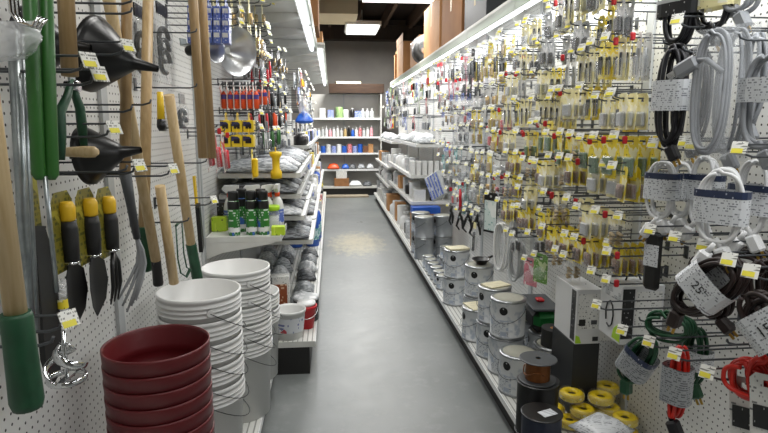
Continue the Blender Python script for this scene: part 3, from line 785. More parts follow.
def fill(side, bay, cols, rows, choose, hlen=.24, far=False, notag=.35, bare=.12, pale=False):
    """hooks on a grid of one stretch of pegboard, each with its packs; cols are y, rows are z from the top"""
    x0 = PXL if side < 0 else PXR; s = -side
    for ri, z in enumerate(rows):
        for ci, y in enumerate(cols):
            c = choose(ri, ci, RND)
            if c is None: continue
            key, fn, name, cat, desc, n, gap, L, kind, hz = c
            L = round((L or hlen) + RND.choice((-.06, -.03, 0, 0, .02)), 3); q = random.Random(ri * 31 + ci // 3 * 7 + len(bay)).uniform(-.03, .03)
            yy = y + RND.uniform(-.01, .01)
            for e in SEAMS[side]:
                if abs(yy - e) < .036: yy = e + (.036 if yy >= e else -.036)
            zz = z + RND.uniform(-.006, .006) + q
            if kind == 'tag' and RND.random() < notag: kind = 'plain'
            if kind == 'tag' and pale: kind = 'paletag'
            if RND.random() < bare: n = 0
            base_pt = (x0, yy, zz); where = f'{od(ci)} hook, {od(ri)} row, {bay}'
            if (far(ci) if callable(far) else far): mass_hook(side, base_pt, L, kind)
            else: hook(side, base_pt, L, kind, f'wire hook with {"yellow price tag" if kind=="tag" else "pale price tag" if kind=="paletag" else "red stop and price tag" if kind=="redtag" else "red stop" if kind=="red" else "bare tip"}, {od(ci)} along {od(ri)} row, {bay}', f'hooks in the {bay}'); NH[0] += 1
            for k in range(n):
                xx = x0 + s * (L - .03 - k * gap) if kind in ('tag', 'plain', 'paletag') else x0 + s * (L - .05 - k * gap)
                hang(key, fn, name, cat, side, (xx, yy + RND.uniform(-.002, .002), zz + hz), f'{desc}, {od(k) + " from tip, " if n > 1 else ""}{where}', f'packs in the {bay}', (0, RND.uniform(-.05, .05), RND.uniform(-.22, .22)))
def C(key, fn, name, cat, desc, n=2, gap=.03, L=None, kind='tag', hz=-.004): return (key, fn, name, cat, desc, n, gap, L, kind, hz)
# ------------------------------------------------------------------ left, deep bays: shelf of spray cans
shelf(LG[3], PXL, -1, .012, .40, .424, .826)
mb = MB().prism([(.014, .795), (.40, .795), (.36, .78), (.10, .735), (.014, .70)], .013, .016, 'y'); mb.build('shelf_bracket', 'shelfwhite', LG[3])
M['canlabel'] = printed('spray label', '#2f7a30', '#e8efe8', '#3d6fc0', .014, .45)
sp = None
for i, (u, Yq, what) in enumerate(((234.5, 3.19, 'leftmost, standing apart from the other two'), (252, 3.20, 'middle one of the three in front'), (264, 3.20, 'rightmost of the three in front'), (262, 3.295, 'behind the rightmost front can'), (243, 3.31, 'behind the gap in the front cans'))):
    p = P(u, 232, Y=Yq); lb = 'green black-capped spray can on white shelf, ' + what
    if sp is None:
        sp = thing('spray_can', lb, 'spray can', (p.x, p.y, .8265), .4, 'spray cans on the shelf')
        MB().lathe([(.031, 0), (.0325, .002), (.0325, .185), (.029, .198)], 28, cap0=True, cap1=True).build('body', 'canlabel', sp)
        MB().lathe([(.0328, .15), (.0328, .185), (.0305, .195)], 28).build('shoulder_band', 'black', sp)
        MB().lathe([(.029, .1985), (.029, .245), (.027, .25)], 28, cap1=True, cap0=True).build('cap', 'black', sp)
        MB().lathe([(.0329, .02), (.0329, .045)], 28).build('lower_band', 'white2', sp); freeze(sp)
    else: dup(sp, (p.x, p.y, .8265), .4 + i * .5, lb)
# trigger sprayers behind, jars with lime lids, lime boxes
tr = None
M['orangebottle'] = mat('white bottle', '#d8d8d4', .35)
for i, (u, Yq, what) in enumerate(((231, 3.40, 'leftmost'), (252, 3.39, 'second from the left'), (268, 3.40, 'third from the left'), (278, 3.42, 'rightmost'))):
    p = P(u, 225, Y=Yq); lb = 'white trigger bottle with orange collar behind spray cans, ' + what
    if tr is None:
        tr = thing('spray_bottle', lb, 'spray bottle', (p.x, p.y, .8265), 0, 'trigger spray bottles')
        MB().lathe([(.036, 0), (.038, .004), (.038, .13), (.03, .165), (.014, .19)], 24, cap0=True, cap1=True).build('bottle', 'orangebottle', tr)
        MB().lathe([(.0385, .035), (.0385, .115)], 24).build('label_band', 'bluecard', tr)
        MB().cyl((0, 0, .1905), (0, 0, .215), .016, n=14).build('collar', 'orange', tr)
        MB().prism([(-.02, .216), (.02, .216), (.055, .24), (.055, .262), (-.03, .262), (-.045, .24)], -.012, .012, 'y').build('trigger_head', 'white2', tr)
        MB().prism([(.028, .217), (.036, .221), (.042, .185), (.036, .183)], -.006, .006, 'y').build('trigger', 'orange', tr); freeze(tr)
    else: dup(tr, (p.x, p.y, .8265), .5 * i, lb)
p = P(280, 229, Y=3.26); t = thing('jar', 'clear jar with a lime green screw lid beside the spray cans', 'jar', (p.x - .05, 3.33, .8265))
MB().lathe([(.04, 0), (.043, .004), (.043, .10), (.036, .118)], 28, cap0=True).build('glass', 'blister', t)
MB().lathe([(.038, .005), (.038, .085), (.001, .088)], 20, cap0=True).build('contents', 'lgrey', t)
MB().lathe([(.044, .119), (.046, .121), (.046, .143), (.043, .147)], 28, cap0=True, cap1=True).build('lid', 'lime', t)
lm = printed('lime box', '#b7d430', '#1f2a10', '#c9e04a', .016, .4); M['limebox'] = lm
for u, Yq, w, what in ((220, 3.33, .085, 'left of the spray cans'), (282, 3.18, .075, 'in front of the jar at shelf end')):
    p = P(u, 230, Y=Yq); o = MB().bbox((-w / 2, -.03, 0), (w / 2, .03, .085 if w > .08 else .05), .002).build('small_box', 'limebox', loc=(p.x - (.0 if w > .08 else .02), Yq, .8265)); tag(o, 'lime green printed box ' + what, 'box', 'lime boxes')
p = P(222, 215, Y=3.42); o = MB().bbox((-.035, -.025, 0), (.035, .025, .16), .002).build('small_box', 'blackcard', loc=(-.655, 3.42, .8265)); tag(o, 'dark printed box standing behind the lime box', 'box')
# two yellow hanging packs above the shelf
b = P(252, 153, Y=3.28); t = thing('yellow_pack', 'flat yellow carded pack hanging above the spray cans, nearer one', 'hanging pack', b)
card(MB(), .07, .15).build('backing_card', 'yellowcard', t); MB().bbox((.001, -.027, -.14), (.03, .027, -.03), .008).build('body', 'yellow', t)
hook(-1, (PXL, b.y, b.z), round(b.x - PXL + .03, 3), 'plain', 'bare wire hook that carries the flat yellow pack', G1)
b = P(275.5, 150, Y=3.36); t = thing('caulk_gun_light', 'yellow waisted plastic tool hanging above the jar with the lime lid', 'hanging tool', b); t.name = 'yellow_tool'
MB().lathe([(.018, -.17), (.034, -.165), (.034, -.13), (.022, -.11), (.022, -.05), (.036, -.03), (.036, -.012), (.012, -.008)], 22, cap0=True, cap1=True).build('body', 'yellow', t)
MB().tube([(0, .012 * math.cos(a), .004 + .012 * math.sin(a)) for a in [2 * PI * k / 14 for k in range(14)]], .003, 6, closed=True).build('hanging_loop', 'yellow', t)
hook(-1, (PXL, b.y, b.z + .006), round(b.x - PXL + .03, 3), 'plain', 'bare wire hook that carries the yellow waisted tool', G1)
# orange tubes, yellow cards, blue cards, red and white packs
M['tubecard'] = printed('tube card', '#ecebe6', '#6a4a8a', '#e0764a', .01, .4); M['purple'] = mat('purple print', '#4a3c8c', .45)
def f_tube():
    o = card(MB(), .05, .135).build('backing_card', 'tubecard')
    MB().tube([(.016, 0, -.128), (.016, 0, -.122), (.016, 0, -.05), (.016, 0, -.04), (.016, 0, -.03)], [.010, .0145, .0145, .009, .004], 12).build('tube', 'orange', o)
    MB().lathe([(.0148, -.075), (.0148, -.05)], 12, 0, Matrix.Translation((.016, 0, 0))).build('label_band', 'purple', o)
    return o
def row_on_hook(key, fn, name, cat, u, v, Xn, n, gap, noun, where):
    """one long hook with n packs one behind the other, seen side on"""
    p = P(u, v, X=Xn)
    hook(-1, (PXL, p.y, p.z), Xn - PXL + .05, 'tag', f'long wire hook carrying the {noun}s {where}', G1)
    for q in range(n): hang(key, fn, name, cat, -1, (Xn - q * gap, p.y, p.z - .004), f'{noun} {where}, {od(q)} from the hook tip', noun + 's ' + where)
row_on_hook('orangetube', f_tube, 'carded_glue_tube', 'glue tube', 253, 85, -.435, 6, .036, 'orange tube', 'in the front row')
row_on_hook('orangetube', f_tube, 'carded_glue_tube', 'glue tube', 262, 84, -.44, 4, .04, 'orange tube', 'in the row behind')
M['yelbox'] = printed('yellow pack print', '#e4c62c', '#c23a26', '#2e2e58', .02, .3)
def f_yel():
    o = card(MB(), .07, .02, .022).build('hang_tab', 'yelbox'); MB().bbox((-.028, -.04, -.085), (.028, .04, -.019), .002).build('box', 'yelbox', o); MB().box((-.016, -.0412, -.065), (.016, -.0402, -.042)).build('picture', 'black', o); return o
for j, w in enumerate(('upper', 'lower')): row_on_hook('yelsq', f_yel, 'yellow_boxed_pack', 'boxed hardware', 249, 116 + j * 14.5, -.45, 3, .062, 'yellow box', f'in the {w} of two yellow rows')
def f_blu():
    o = card(MB(), .06, .02, .02).build('hang_tab', 'bluecard'); MB().bbox((-.016, -.032, -.075), (.016, .032, -.019), .002).build('box', 'bluecard', o); MB().box((-.012, -.0332, -.05), (.012, -.0322, -.03)).build('label', 'white2', o); return o
for j, w in enumerate(('top', 'middle', 'bottom')): row_on_hook('bluesq', f_blu, 'blue_boxed_pack', 'boxed hardware', 226, 2 + j * 12, -.46, 5, .037, 'small blue box', f'in the {w} blue row')
for j, (u, v, n) in enumerate(((249, 3, 5), (262, 6, 5), (256, 28, 4))): row_on_hook('lc_tan', pk_card(.07, .12, 'paleyellow', 'brass', 'two'), 'carded_hardware', 'carded hardware', u, v, -.42, n, .045, 'pale yellow card', f'in {ORD[j]} row above big lamp')
ob = P(212, 128, X=-.52)
for k in range(3):
    p = P(212 + k * 8, 128 + k * 4, X=-.52); 
    hook(-1, (PXL, p.y, p.z), .22, 'red', f'wire hook with red stop, {od(k)} one beside the red and white packs', 'hooks with red and white packs')
    o = hang('rw', pk_card(.075, .19, 'rwcard', 'red', 'tube'), 'red_white_pack', 'carded tool', -1, (PXL + .17, p.y, p.z - .004), 'red and white carded tool tilted over the shelf, ' + od(k) + ' from the twin brown handles', 'red and white carded tools', (.35, 0, 0))
# ------------------------------------------------------------------ left, deep bays: pegs above
def pick(*a): return lambda ri, ci, r: r.choice(a)
LKIT = [C('tool_blk', pk_tool(.2, 'black', 'zinc', 'driver'), 'screwdriver', 'screwdriver', 'black handled driver', 2), C('tool_red', pk_tool(.19, 'red', 'zinc', 'pliers'), 'pliers', 'pliers', 'red handled pliers', 2),
        C('lc_grey', pk_card(.08, .13, 'greycard', 'dgrey', 'block'), 'carded_hardware', 'carded hardware', 'grey carded hardware', 2), C('lc_blk', pk_card(.085, .14, 'blackcard', 'zinc', 'ring'), 'carded_hardware', 'carded hardware', 'black carded hardware', 2),
        C('lc_tan', pk_card(.07, .12, 'paleyellow', 'brass', 'two'), 'carded_hardware', 'carded hardware', 'pale yellow carded hardware', 2), C('lc_wht', pk_card(.08, .13, 'whitecard', 'dgrey', 'tube'), 'carded_hardware', 'carded hardware', 'white carded hardware', 2),
        C('tool_org', pk_tool(.2, 'orange', 'dsteel', 'driver'), 'screwdriver', 'screwdriver', 'orange handled driver', 2), C('lc_grn', pk_tool(.18, 'green', 'zinc', 'pliers'), 'pliers', 'pliers', 'green handled pliers', 1), C('lc_bras', pk_card(.07, .12, 'blackcard', 'brass', 'two'), 'carded_hardware', 'carded hardware', 'black card of brass hardware', 2)]
def lchoose(ri, ci, r):
    if ri == 0: return LKIT[4] if ci < 4 else LKIT[8]
    if ri < 3 and ci < 3 or (ri < 5 and ci < 2): return None
    k = r.random()
    if ri >= 4: return LKIT[[2, 5, 7, 2, 3][int(k * 5)]]
    return LKIT[[0, 3, 8, 1, 6, 3, 0, 2][int(k * 8)]]
LKIT = [c[:5] + (3, .055) + c[7:] for c in LKIT]
fill(-1, 'deep left bays', [3.50 + i * .135 for i in range(15)], [2.02, 1.86, 1.70, 1.54, 1.38], lchoose, .32, far=lambda c: c > 8, notag=.7, bare=.05)
# grey trays of gloves and sleeves on stepped shelves
M['bagdark'] = noisy('dark bagged goods', '#2e3033', '#7a7e82', 30, .4, (1, 4, 4), .42, .6, 0, .5, .8); M['baggrey'] = noisy('grey bagged goods', '#6c7073', '#b4b8bb', 28, .4, (1, 4, 4), .42, .6, 0, .5, .8); M['bagpale'] = noisy('pale bagged goods', '#a4a8ab', '#dadcdd', 22, .35, (2, 3, 3), .42, .6, 0, .5, .6)
def soft(w, d, h, seed, n=6):
    """a soft lumpy pack lying flat: rounded pillow in local space, resting on z=0"""
    r = random.Random(seed); mb = MB(); vs = []; fs = []
    N = n + 1
    for s in (1, 0):
        for j in range(N):
            for i in range(N):
                a, c = i / n, j / n; e = (math.sin(PI * a) * math.sin(PI * c)) ** .35 if 0 < a < 1 and 0 < c < 1 else 0
                z = h * (.25 + .75 * e * r.uniform(.72, 1.0)) if s else h * .12 * (1 - e)
                sh = .0 if 0 < a < 1 else .012
                vs.append(((a - .5) * w + r.uniform(-.01, .01) * w, (c - .5) * d + r.uniform(-.01, .01) * d, z))
    for s in (1, 0):
        o = 0 if s else N * N
        for j in range(n):
            for i in range(n):
                q = [o + j * N + i, o + j * N + i + 1, o + (j + 1) * N + i + 1, o + (j + 1) * N + i]; fs.append(q if s else q[::-1])
    ring = [i for i in range(N)] + [j * N + n for j in range(1, N)] + [n * N + i for i in range(n - 1, -1, -1)] + [j * N for j in range(n - 1, 0, -1)]
    for k in range(len(ring)): a, b = ring[k], ring[(k + 1) % len(ring)]; fs.append([a, a + N * N, b + N * N, b])
    return mb.add(vs, fs, 0, True)
SOFT = {}
def softpack(name, label, cat, loc, size, m, seed, rz=0, group=None, band=None):
    key = (name, m, seed % 3)
    if key not in SOFT:
        o = soft(size[0], size[1], size[2], seed).build(name, m); 
        if band: MB().box((-size[0] * .5 - .002, -size[1] * .16, size[2] * .2), (size[0] * .5 + .002, size[1] * .16, size[2] * 1.01)).build('label_band', band, o)
        SOFT[key] = (o, size); freeze(o); o.location = loc; o.rotation_euler = (0, 0, rz)
        tag(o, label, cat, group); return o
    o, s0 = SOFT[key]; return dup(o, loc, rz, label, scale=tuple(size[i] / s0[i] for i in range(3)), group=group)
tz = [(1.145, .52, 'top'), (1.012, .515, 'second'), (.872, .54, 'third'), (.715, .585, 'lowest')]
for j, (z, fx, nm) in enumerate(tz):
    for bi, (ga, y0, y1) in enumerate(((LG[3], .44, 1.19), (LG[4], .03, 1.19))):
        shelf(ga, PXL, -1, y0, y1, fx, z)
    k = 0; y = 3.12 + .50
    while y < 5.45:
        if not (4.27 < y < 4.43):
            m = ['baggrey', 'bagdark', 'bagpale', 'bagdark'][(k + j) % 4]
            d = .17; w = fx - .05
            softpack('bagged_gloves', f'{"pale" if m=="bagpale" else "dark" if m=="bagdark" else "grey"} bagged soft goods, {od(k)} from near end, {nm} tray shelf', 'bagged goods', (PXL + .03 + w / 2, y, z + .0005), (w, d, .085 if j else .10), m, k + j, 0, f'bagged goods on the {nm} tray shelf')
            k += 1
        y += .2
# black items hanging under the spray can shelf
dk = None
for k in range(3):
    lb = f'black slim bottle standing on the deck under the spray cans, {od(k)} from the left'
    if dk is None:
        dk = thing('slim_bottle', lb, 'bottle', (-.56, 3.42, .2005), 0, 'black slim bottles')
        MB().lathe([(.026, 0), (.028, .003), (.028, .30), (.012, .36), (.012, .38)], 18, cap0=True, cap1=True).build('body', 'black', dk); MB().lathe([(.0285, .08), (.0285, .22)], 18).build('label_band', 'blackcard', dk)
        MB().cyl((0, 0, .381), (0, 0, .41), .014, n=12).build('cap', 'grey', dk); freeze(dk)
    else: dup(dk, (-.56 + k * .075, 3.42 + (k % 2) * .04, .2005), k, lb)
# ------------------------------------------------------------------ left deck goods, in front
p = P(282, 283, Y=3.40); DZ = .2005
t = thing('box', 'white box with a brown printed panel standing upright at the back of the deck', 'box', (-.345, 3.50, DZ), .05)
MB().bbox((-.065, -.04, 0), (.065, .04, .30), .002).build('carton', 'whitecard', t)
mb = MB().box((-.05, -.0425, .09), (.05, -.0402, .25)); tm = Matrix(((1, 0, 0, 0), (0, 0, -1, -.0427), (0, 1, 0, .225), (0, 0, 0, 1)))
M['brownlabel'] = printed('brown label', '#8a4a2c', '#d8b89a', None, .02, .4); mb.build('front_panel', 'brownlabel', t)
p = P(295, 285, Y=3.42)
t = thing('food_pail', 'dark round pack with a white printed lid on the deck behind the red bucket', 'tub', (-.178, 3.505, DZ)); t.name = 'dark_tub'
MB().lathe([(.072, 0), (.08, .004), (.082, .135), (.078, .14)], 28, cap0=True, cap1=True).build('body', 'blackcard', t); MB().lathe([(.085, .141), (.085, .155), (.07, .16)], 28, cap0=True, cap1=True).build('lid', 'greycard', t)
t = thing('red_bucket', 'small red plastic bucket on the deck corner in front of dark tub', 'bucket', (P(307, 326, Z=.2).x, P(307, 326, Z=.2).y - .02, DZ))
MB().lathe([(.042, 0), (.06, .125), (.066, .128), (.066, .145), (.062, .147), (.058, .13), (.039, .004), (.001, .004)], 32, cap0=True).build('shell', 'red', t)
MB().tube([(.07 * math.cos(a), .07 * math.sin(a), .125 - .05 * abs(math.sin(a))) for a in [-PI + PI * k / 12 for k in range(13)]], .0022, 6).build('bail', 'steel', t)
MB().lathe([(.057, .148), (.057, .165), (.001, .166)], 28, cap0=True).build('contents', 'white2', t)
t = thing('printed_tub', 'white plastic tub with blue and red printing on the deck corner', 'tub', (-.262, 3.215, DZ))
MB().lathe([(.075, 0), (.092, .155), (.097, .157), (.097, .172), (.094, .174), (.089, .158), (.072, .004), (.001, .004)], 40, cap0=True).build('shell', 'bucketwhite', t)
M['tubprint'] = printed('tub print', '#d6d9de', '#3a4a9c', '#b8424a', .022, .42)
MB().lathe([(.0808, .045), (.0905, .135)], 40).build('printed_label', 'tubprint', t)
sw = [('white tape roll', 'lgrey'), ('grey bagged pack', 'baggrey'), ('dark bagged pack', 'bagdark')]
k = 0
for j, y in enumerate([3.30, 3.58, 3.84, 4.10, 4.48, 4.74, 5.0, 5.26]):
    for i, x in enumerate((-.60, -.43, -.22)):
        if y < 3.7 and i == 2 or y < 3.65 and i == 1 or y < 3.5: continue
        m = ['bagpale', 'bagdark', 'baggrey'][(i + j * 2) % 3]
        softpack('bagged_goods', f'{"pale" if m=="bagpale" else "dark" if m=="bagdark" else "grey"} bagged pack on left deck, {od(i)} from the pegboard, {od(j)} row along', 'bagged goods', (x, y, DZ), (.15, .2, .12 if i < 2 else .09), m, i + j, .1 * (j % 3), 'bagged goods on the left deck')
# blue bottles further along the lowest shelf and deck
bb = None
for k, (u, v, Y) in enumerate(((316, 226, 5.75), (320, 224, 5.95), (324, 222, 6.15), (320, 238, 5.70))):
    lb = 'blue bottle with white cap at the left deck edge, ' + ('lying nearest the gloves' if k == 3 else od(k) + ' of the upright ones')
    x = [-.21, -.20, -.19, -.38][k]
    if bb is None:
        bb = thing('blue_bottle', lb, 'bottle', (x, Y, DZ), 0, 'blue bottles'); MB().lathe([(.06, 0), (.068, .006), (.068, .24), (.05, .30), (.02, .32)], 24, cap0=True, cap1=True).build('body', 'blue', bb)
        MB().cyl((0, 0, .321), (0, 0, .35), .022, n=14).build('cap', 'white2', bb); MB().lathe([(.0685, .07), (.0685, .19)], 24).build('label_band', 'tealcard', bb); freeze(bb)
    else: dup(bb, (x, Y, DZ), k, lb.replace('lying nearest the gloves', 'set back from the edge'))
# blue bag hanging above trays
p = P(304, 98, X=-.25)
t = thing('blue_bag', 'bright blue bag under a clear cover hanging above the glove trays', 'bag', (-.25, p.y, p.z))
o = soft(.16, .26, .12, 5).build('body', 'blue', t, (0, 0, -.24)); bag(.26, .22, .1, 9).build('cover', 'film2', t, (.0, 0, .0))
hook(-1, (PXL, t.location.y, t.location.z + .0), .49, 'tag', 'long wire hook with price tag that carries the blue bag', G1)
# ------------------------------------------------------------------ left, farther bays: pegs and shelves
FKIT = [C('f_wht', pk_card(.11, .15, 'whitecard', 'dgrey', 'block', None), 'carded_hardware', 'carded hardware', 'white carded hardware', 1), C('f_blu', pk_card(.11, .15, 'bluecard', 'white2', 'block', None), 'blue_carded_pack', 'carded hardware', 'blue carded hardware', 1),
        C('f_red', pk_card(.11, .15, 'redcard', 'yellow', 'block', None), 'red_carded_pack', 'carded hardware', 'red carded hardware', 1), C('f_gry', pk_card(.12, .16, 'greycard', 'zinc', 'ring', None), 'carded_hardware', 'carded hardware', 'grey carded hardware', 1),
        C('f_blk', pk_card(.11, .16, 'blackcard', 'grey', 'block', None), 'carded_hardware', 'carded hardware', 'black carded hardware', 1), C('f_yel', pk_card(.11, .15, 'yellowcard', 'red', 'block', None), 'yellow_carded_pack', 'carded hardware', 'yellow carded hardware', 1), C('f_glv', pk_tool(.17, 'white2', 'lgrey', 'glove'), 'work_glove', 'glove', 'pale work glove', 1)]
fill(-1, 'far left bays', [5.75 + i * .30 for i in range(15)], [2.0, 1.82, 1.64, 1.46], lambda ri, ci, r: FKIT[[0, 3, 6, 1, 0, 4, 3, 2][int(r.random() * 8)]], .42, far=True, notag=.7)
for bi in range(5, 9):
    for z, fx in ((1.24, .50), (.95, .52), (.62, .57)): shelf(LG[bi], PXL, -1, .03, 1.19, fx, z)
def goods(name, label, cat, loc, size, m, group, cap=None, kind='box'):
    """a box, tin or bottle standing on a shelf; copies are scaled from one of each kind"""
    key = ('goods', name, m, kind)
    if key not in SOFT:
        if kind == 'box': o = MB().bbox((-.5, -.5, 0), (.5, .5, 1), .01).build(name, m)
        elif kind == 'tin':
            o = MB().lathe([(.49, 0), (.5, .02), (.5, .97), (.48, 1), (.46, .97)], 20, cap0=True, cap1=True).build(name, m)
        elif kind == 'bottle':
            o = MB().lathe([(.47, 0), (.5, .02), (.5, .62), (.36, .74), (.2, .82), (.2, .86)], 18, cap0=True, cap1=True).build(name, m)
            MB().cyl((0, 0, .861), (0, 0, 1), .24, n=12).build('cap', cap or 'white2', o)
        SOFT[key] = (o, 1); freeze(o); o.location = loc; o.scale = size; tag(o, label, cat, group); return o
    return dup(SOFT[key][0], loc, None, label, scale=size, group=group)
GK = [('carton', 'box', 'whitecard', 'box', 'white carton'), ('carton', 'box', 'redcard', 'box', 'red carton'), ('tin', 'tin', 'greycard', 'tin', 'grey tin'), ('bottle', 'bottle', 'white2', 'bottle', 'white bottle'), ('bottle', 'bottle', 'blue', 'bottle', 'blue bottle'),
      ('carton', 'box', 'blackcard', 'box', 'black carton'), ('carton', 'box', 'yellowcard', 'box', 'yellow carton'), ('tin', 'tin', 'white2', 'tin', 'white tin'), ('carton', 'box', 'bluecard', 'box', 'blue carton'), ('bottle', 'bottle', 'black', 'bottle', 'black bottle'), ('carton', 'box', 'cardboard', 'box', 'brown carton')]
for bi in range(5, 9):
    y0 = LB2[bi - 3][0]
    for zi, (z, fx, zn) in enumerate(((1.24, .50, 'upper'), (.95, .52, 'middle'), (.62, .57, 'lower'), (DZ - .0005, .60, 'deck'))):
        for i in range(5):
            if zi == 3 and bi == 5 and i < 3: continue
            g = GK[int(RND.random() * (len(GK) - (zi == 0)))]; y = y0 + .14 + i * .235; s = RND.uniform(.09, .15); h = RND.uniform(.12, .13 if zi == 0 else .22)
            goods(g[0], f'{g[4]} at shelf edge, {od(i)} on {zn} shelf, {["blue-bottle", "fourth", "fifth", "farthest"][bi - 5]} left bay', g[1], (PXL + fx - .09, y, z + .0008), (s, s * 1.2 if g[3] == 'box' else s, h), g[2], f'goods on the {zn} shelves of the far left bays', None, g[3])
# ------------------------------------------------------------------ right wall: packs on the yellow-card bay and on to the far end
YK = {'bit': C('y_bit', pk_card(.045, .130, 'paleyellow', 'dsteel', 'bit'), 'carded_drill_bit', 'drill bit', 'pale yellow carded drill bit', 4, .026),
      'bit2': C('y_bit2', pk_card(.055, .115, 'yellowcard', 'dsteel', 'bit'), 'carded_drill_bit', 'drill bit', 'bright yellow carded bit', 3, .03),
      'grn': C('y_grn', pk_card(.085, .135, 'yellowcard', 'green', 'block'), 'carded_tape', 'carded hardware', 'yellow card with green item', 3, .045, None, 'redtag'),
      'wide': C('y_wide', pk_card(.08, .105, 'paleyellow', 'lgrey', 'block'), 'carded_sanding_disc', 'carded hardware', 'pale yellow card with grey item', 3, .035),
      'brn': C('y_brn', pk_card(.075, .105, 'yellowcard', 'brown', 'two'), 'carded_bit_set', 'carded hardware', 'yellow edged card with brown bits', 4, .032),
      'blu': C('y_blu', pk_card(.05, .14, 'whitecard', 'lgrey', 'bit'), 'carded_saw_blade', 'saw blade', 'long white card of blades', 2, .03, None, 'red'),
      'blk': C('y_blk', pk_card(.07, .11, 'greycard', 'black', 'block'), 'carded_hardware', 'carded hardware', 'grey card with black item', 2, .035),
      'clr': C('y_clr', pk_bag(.075, .12, 'paleyellow', 'tan', 4), 'bagged_fitting', 'bagged hardware', 'clear bag with pale yellow header', 2, .035, None, 'redtag'),
      'none': C('y_blk', None, 'carded_hardware', '', '', 0)}
def ychoose(ri, ci, r):
    q = r.random()
    row = [['bit', 'bit', 'bit', 'wide', 'blk'], ['bit2', 'blk', 'bit', 'blk', 'clr'], ['blu', 'bit', 'bit2', 'wide', 'bit'], ['wide', 'bit2', 'bit', 'clr', 'bit'], ['grn', 'grn', 'grn', 'clr', 'wide'], ['brn', 'wide', 'clr', 'clr', 'blk'], ['bit2', 'clr', 'brn', 'clr', 'wide'], ['brn', 'brn', 'brn', 'wide', 'brn'], ['none', 'none', 'clr', 'blk', 'clr']][ri]
    k = YK[row[min(4, int(q * 5))]] if ci > 1 else YK[row[ci % 2]]
    k = list(k)
    if ci > 7: k[5] = min(k[5], 2)
    if q > .9 and k[8] == 'tag': k[8] = 'redtag'
    return tuple(k)
YC = [1.90 + i * .118 for i in range(13)]
YZ = [1.99, 1.855, 1.72, 1.56, 1.415, 1.265, 1.13, .985, .855]
fill(1, 'yellow-card bay', YC, YZ, ychoose, .29, notag=.3, bare=.12)
MK = [C('m_bag1', pk_bag(.09, .13, 'whitecard', 'lgrey', 1), 'bagged_fitting', 'bagged hardware', 'clear bag with white header', 2, .05), C('m_bag2', pk_bag(.085, .13, 'bluecard', 'grey', 2), 'bagged_fitting', 'bagged hardware', 'clear bag with blue header', 2, .05),
      C('m_gry', pk_card(.085, .13, 'greycard', 'dgrey', 'ring'), 'carded_fitting', 'carded hardware', 'grey carded fitting', 2, .05), C('m_wht', pk_card(.085, .14, 'whitecard', 'lgrey', 'block'), 'carded_fitting', 'carded hardware', 'white carded fitting', 2, .05),
      C('m_blk', pk_card(.08, .13, 'greycard', 'black', 'block'), 'carded_fitting', 'carded hardware', 'grey card with black fitting', 2, .05), C('m_bra', pk_card(.08, .12, 'whitecard', 'brass', 'two'), 'carded_fitting', 'carded hardware', 'white card of brass fittings', 2, .05),
      C('m_blu', pk_card(.085, .13, 'tealcard', 'lgrey', 'tube'), 'carded_valve', 'carded hardware', 'teal carded valve', 2, .05), C('m_red', pk_card(.07, .13, 'whitecard', 'red', 'block'), 'carded_valve', 'carded hardware', 'white card with red valve', 2, .05, None, 'redtag'),
      C('m_yel', pk_card(.08, .12, 'yellowcard', 'tan', 'block'), 'carded_valve', 'carded hardware', 'yellow carded valve', 2, .05), C('m_brn', pk_card(.07, .12, 'whitecard', 'brown', 'two'), 'carded_fitting', 'carded hardware', 'white card of brown fittings', 2, .05),
      C('m_brush', pk_tool(.19, 'wood2', 'softblack', 'brush'), 'paint_brush', 'brush', 'wooden handled brush', 2, .04), C('m_pink', pk_card(.06, .17, 'pinkcard', 'lgrey', 'tube'), 'long_carded_pack', 'carded hardware', 'long pink carded blade', 2, .04, None, 'redtag'), C('m_blkt', pk_card(.06, .19, 'blackcard', 'dgrey', 'tube'), 'long_carded_pack', 'carded hardware', 'long black carded blade', 2, .04),
      C('m_clr', pk_card(.085, .13, 'whitecard', 'white2', 'ring'), 'carded_fitting', 'carded hardware', 'white card with white ring', 2, .05)]
def mchoose(ri, ci, r):
    if ci > 12 and ri > 5: return None
    q = r.random(); near = ci < 6
    if ri < 2 and not near: L = [11, 11, 12, 12, 3, 7]
    elif ri < 2: L = [8, 12, 4, 0, 3, 8]
    elif near: L = [0, 3, 8, 5, 4, 8, 7, 2, 0]
    else: L = [0, 1, 2, 3, 4, 5, 6, 7, 9, 13, 0, 1, 3]
    k = list(MK[L[int(q * len(L))]])
    if near is False and ci > 12: k[5] = 1
    return tuple(k)
MCOLS = [3.47 + i * .15 for i in range(16)]
MROWS = [2.0, 1.86, 1.70, 1.55, 1.40, 1.26, 1.12, .98, .85, .72]
def mfar(cols, far, off):
    pass
fill(1, 'paint-can bays', MCOLS, MROWS[:9], mchoose, .25, far=lambda c: c > 8, notag=.12, pale=True)
FR = [C('r_red', pk_card(.12, .16, 'redcard', 'white2', 'block', None), 'red_carded_pack', 'carded hardware', 'red carded pack', 1, .05), C('r_wht', pk_card(.12, .16, 'whitecard', 'grey', 'block', None), 'carded_fitting', 'carded hardware', 'white carded pack', 1, .05),
      C('r_grn', pk_card(.12, .15, 'greencard', 'white2', 'block', None), 'green_carded_pack', 'carded hardware', 'green carded pack', 1, .05), C('r_blu', pk_card(.12, .15, 'bluecard', 'white2', 'ring', None), 'blue_carded_pack', 'carded hardware', 'blue carded pack', 1, .05),
      C('r_gry', pk_card(.11, .16, 'greycard', 'dgrey', 'tube', None), 'carded_fitting', 'carded hardware', 'grey carded pack', 1, .05), C('r_yel', pk_card(.11, .15, 'yellowcard', 'red', 'block', None), 'yellow_carded_pack', 'carded hardware', 'yellow carded pack', 1, .05), C('r_blk', pk_card(.11, .16, 'whitecard', 'black', 'tube', None), 'carded_fitting', 'carded hardware', 'white pack with black item', 1, .05)]
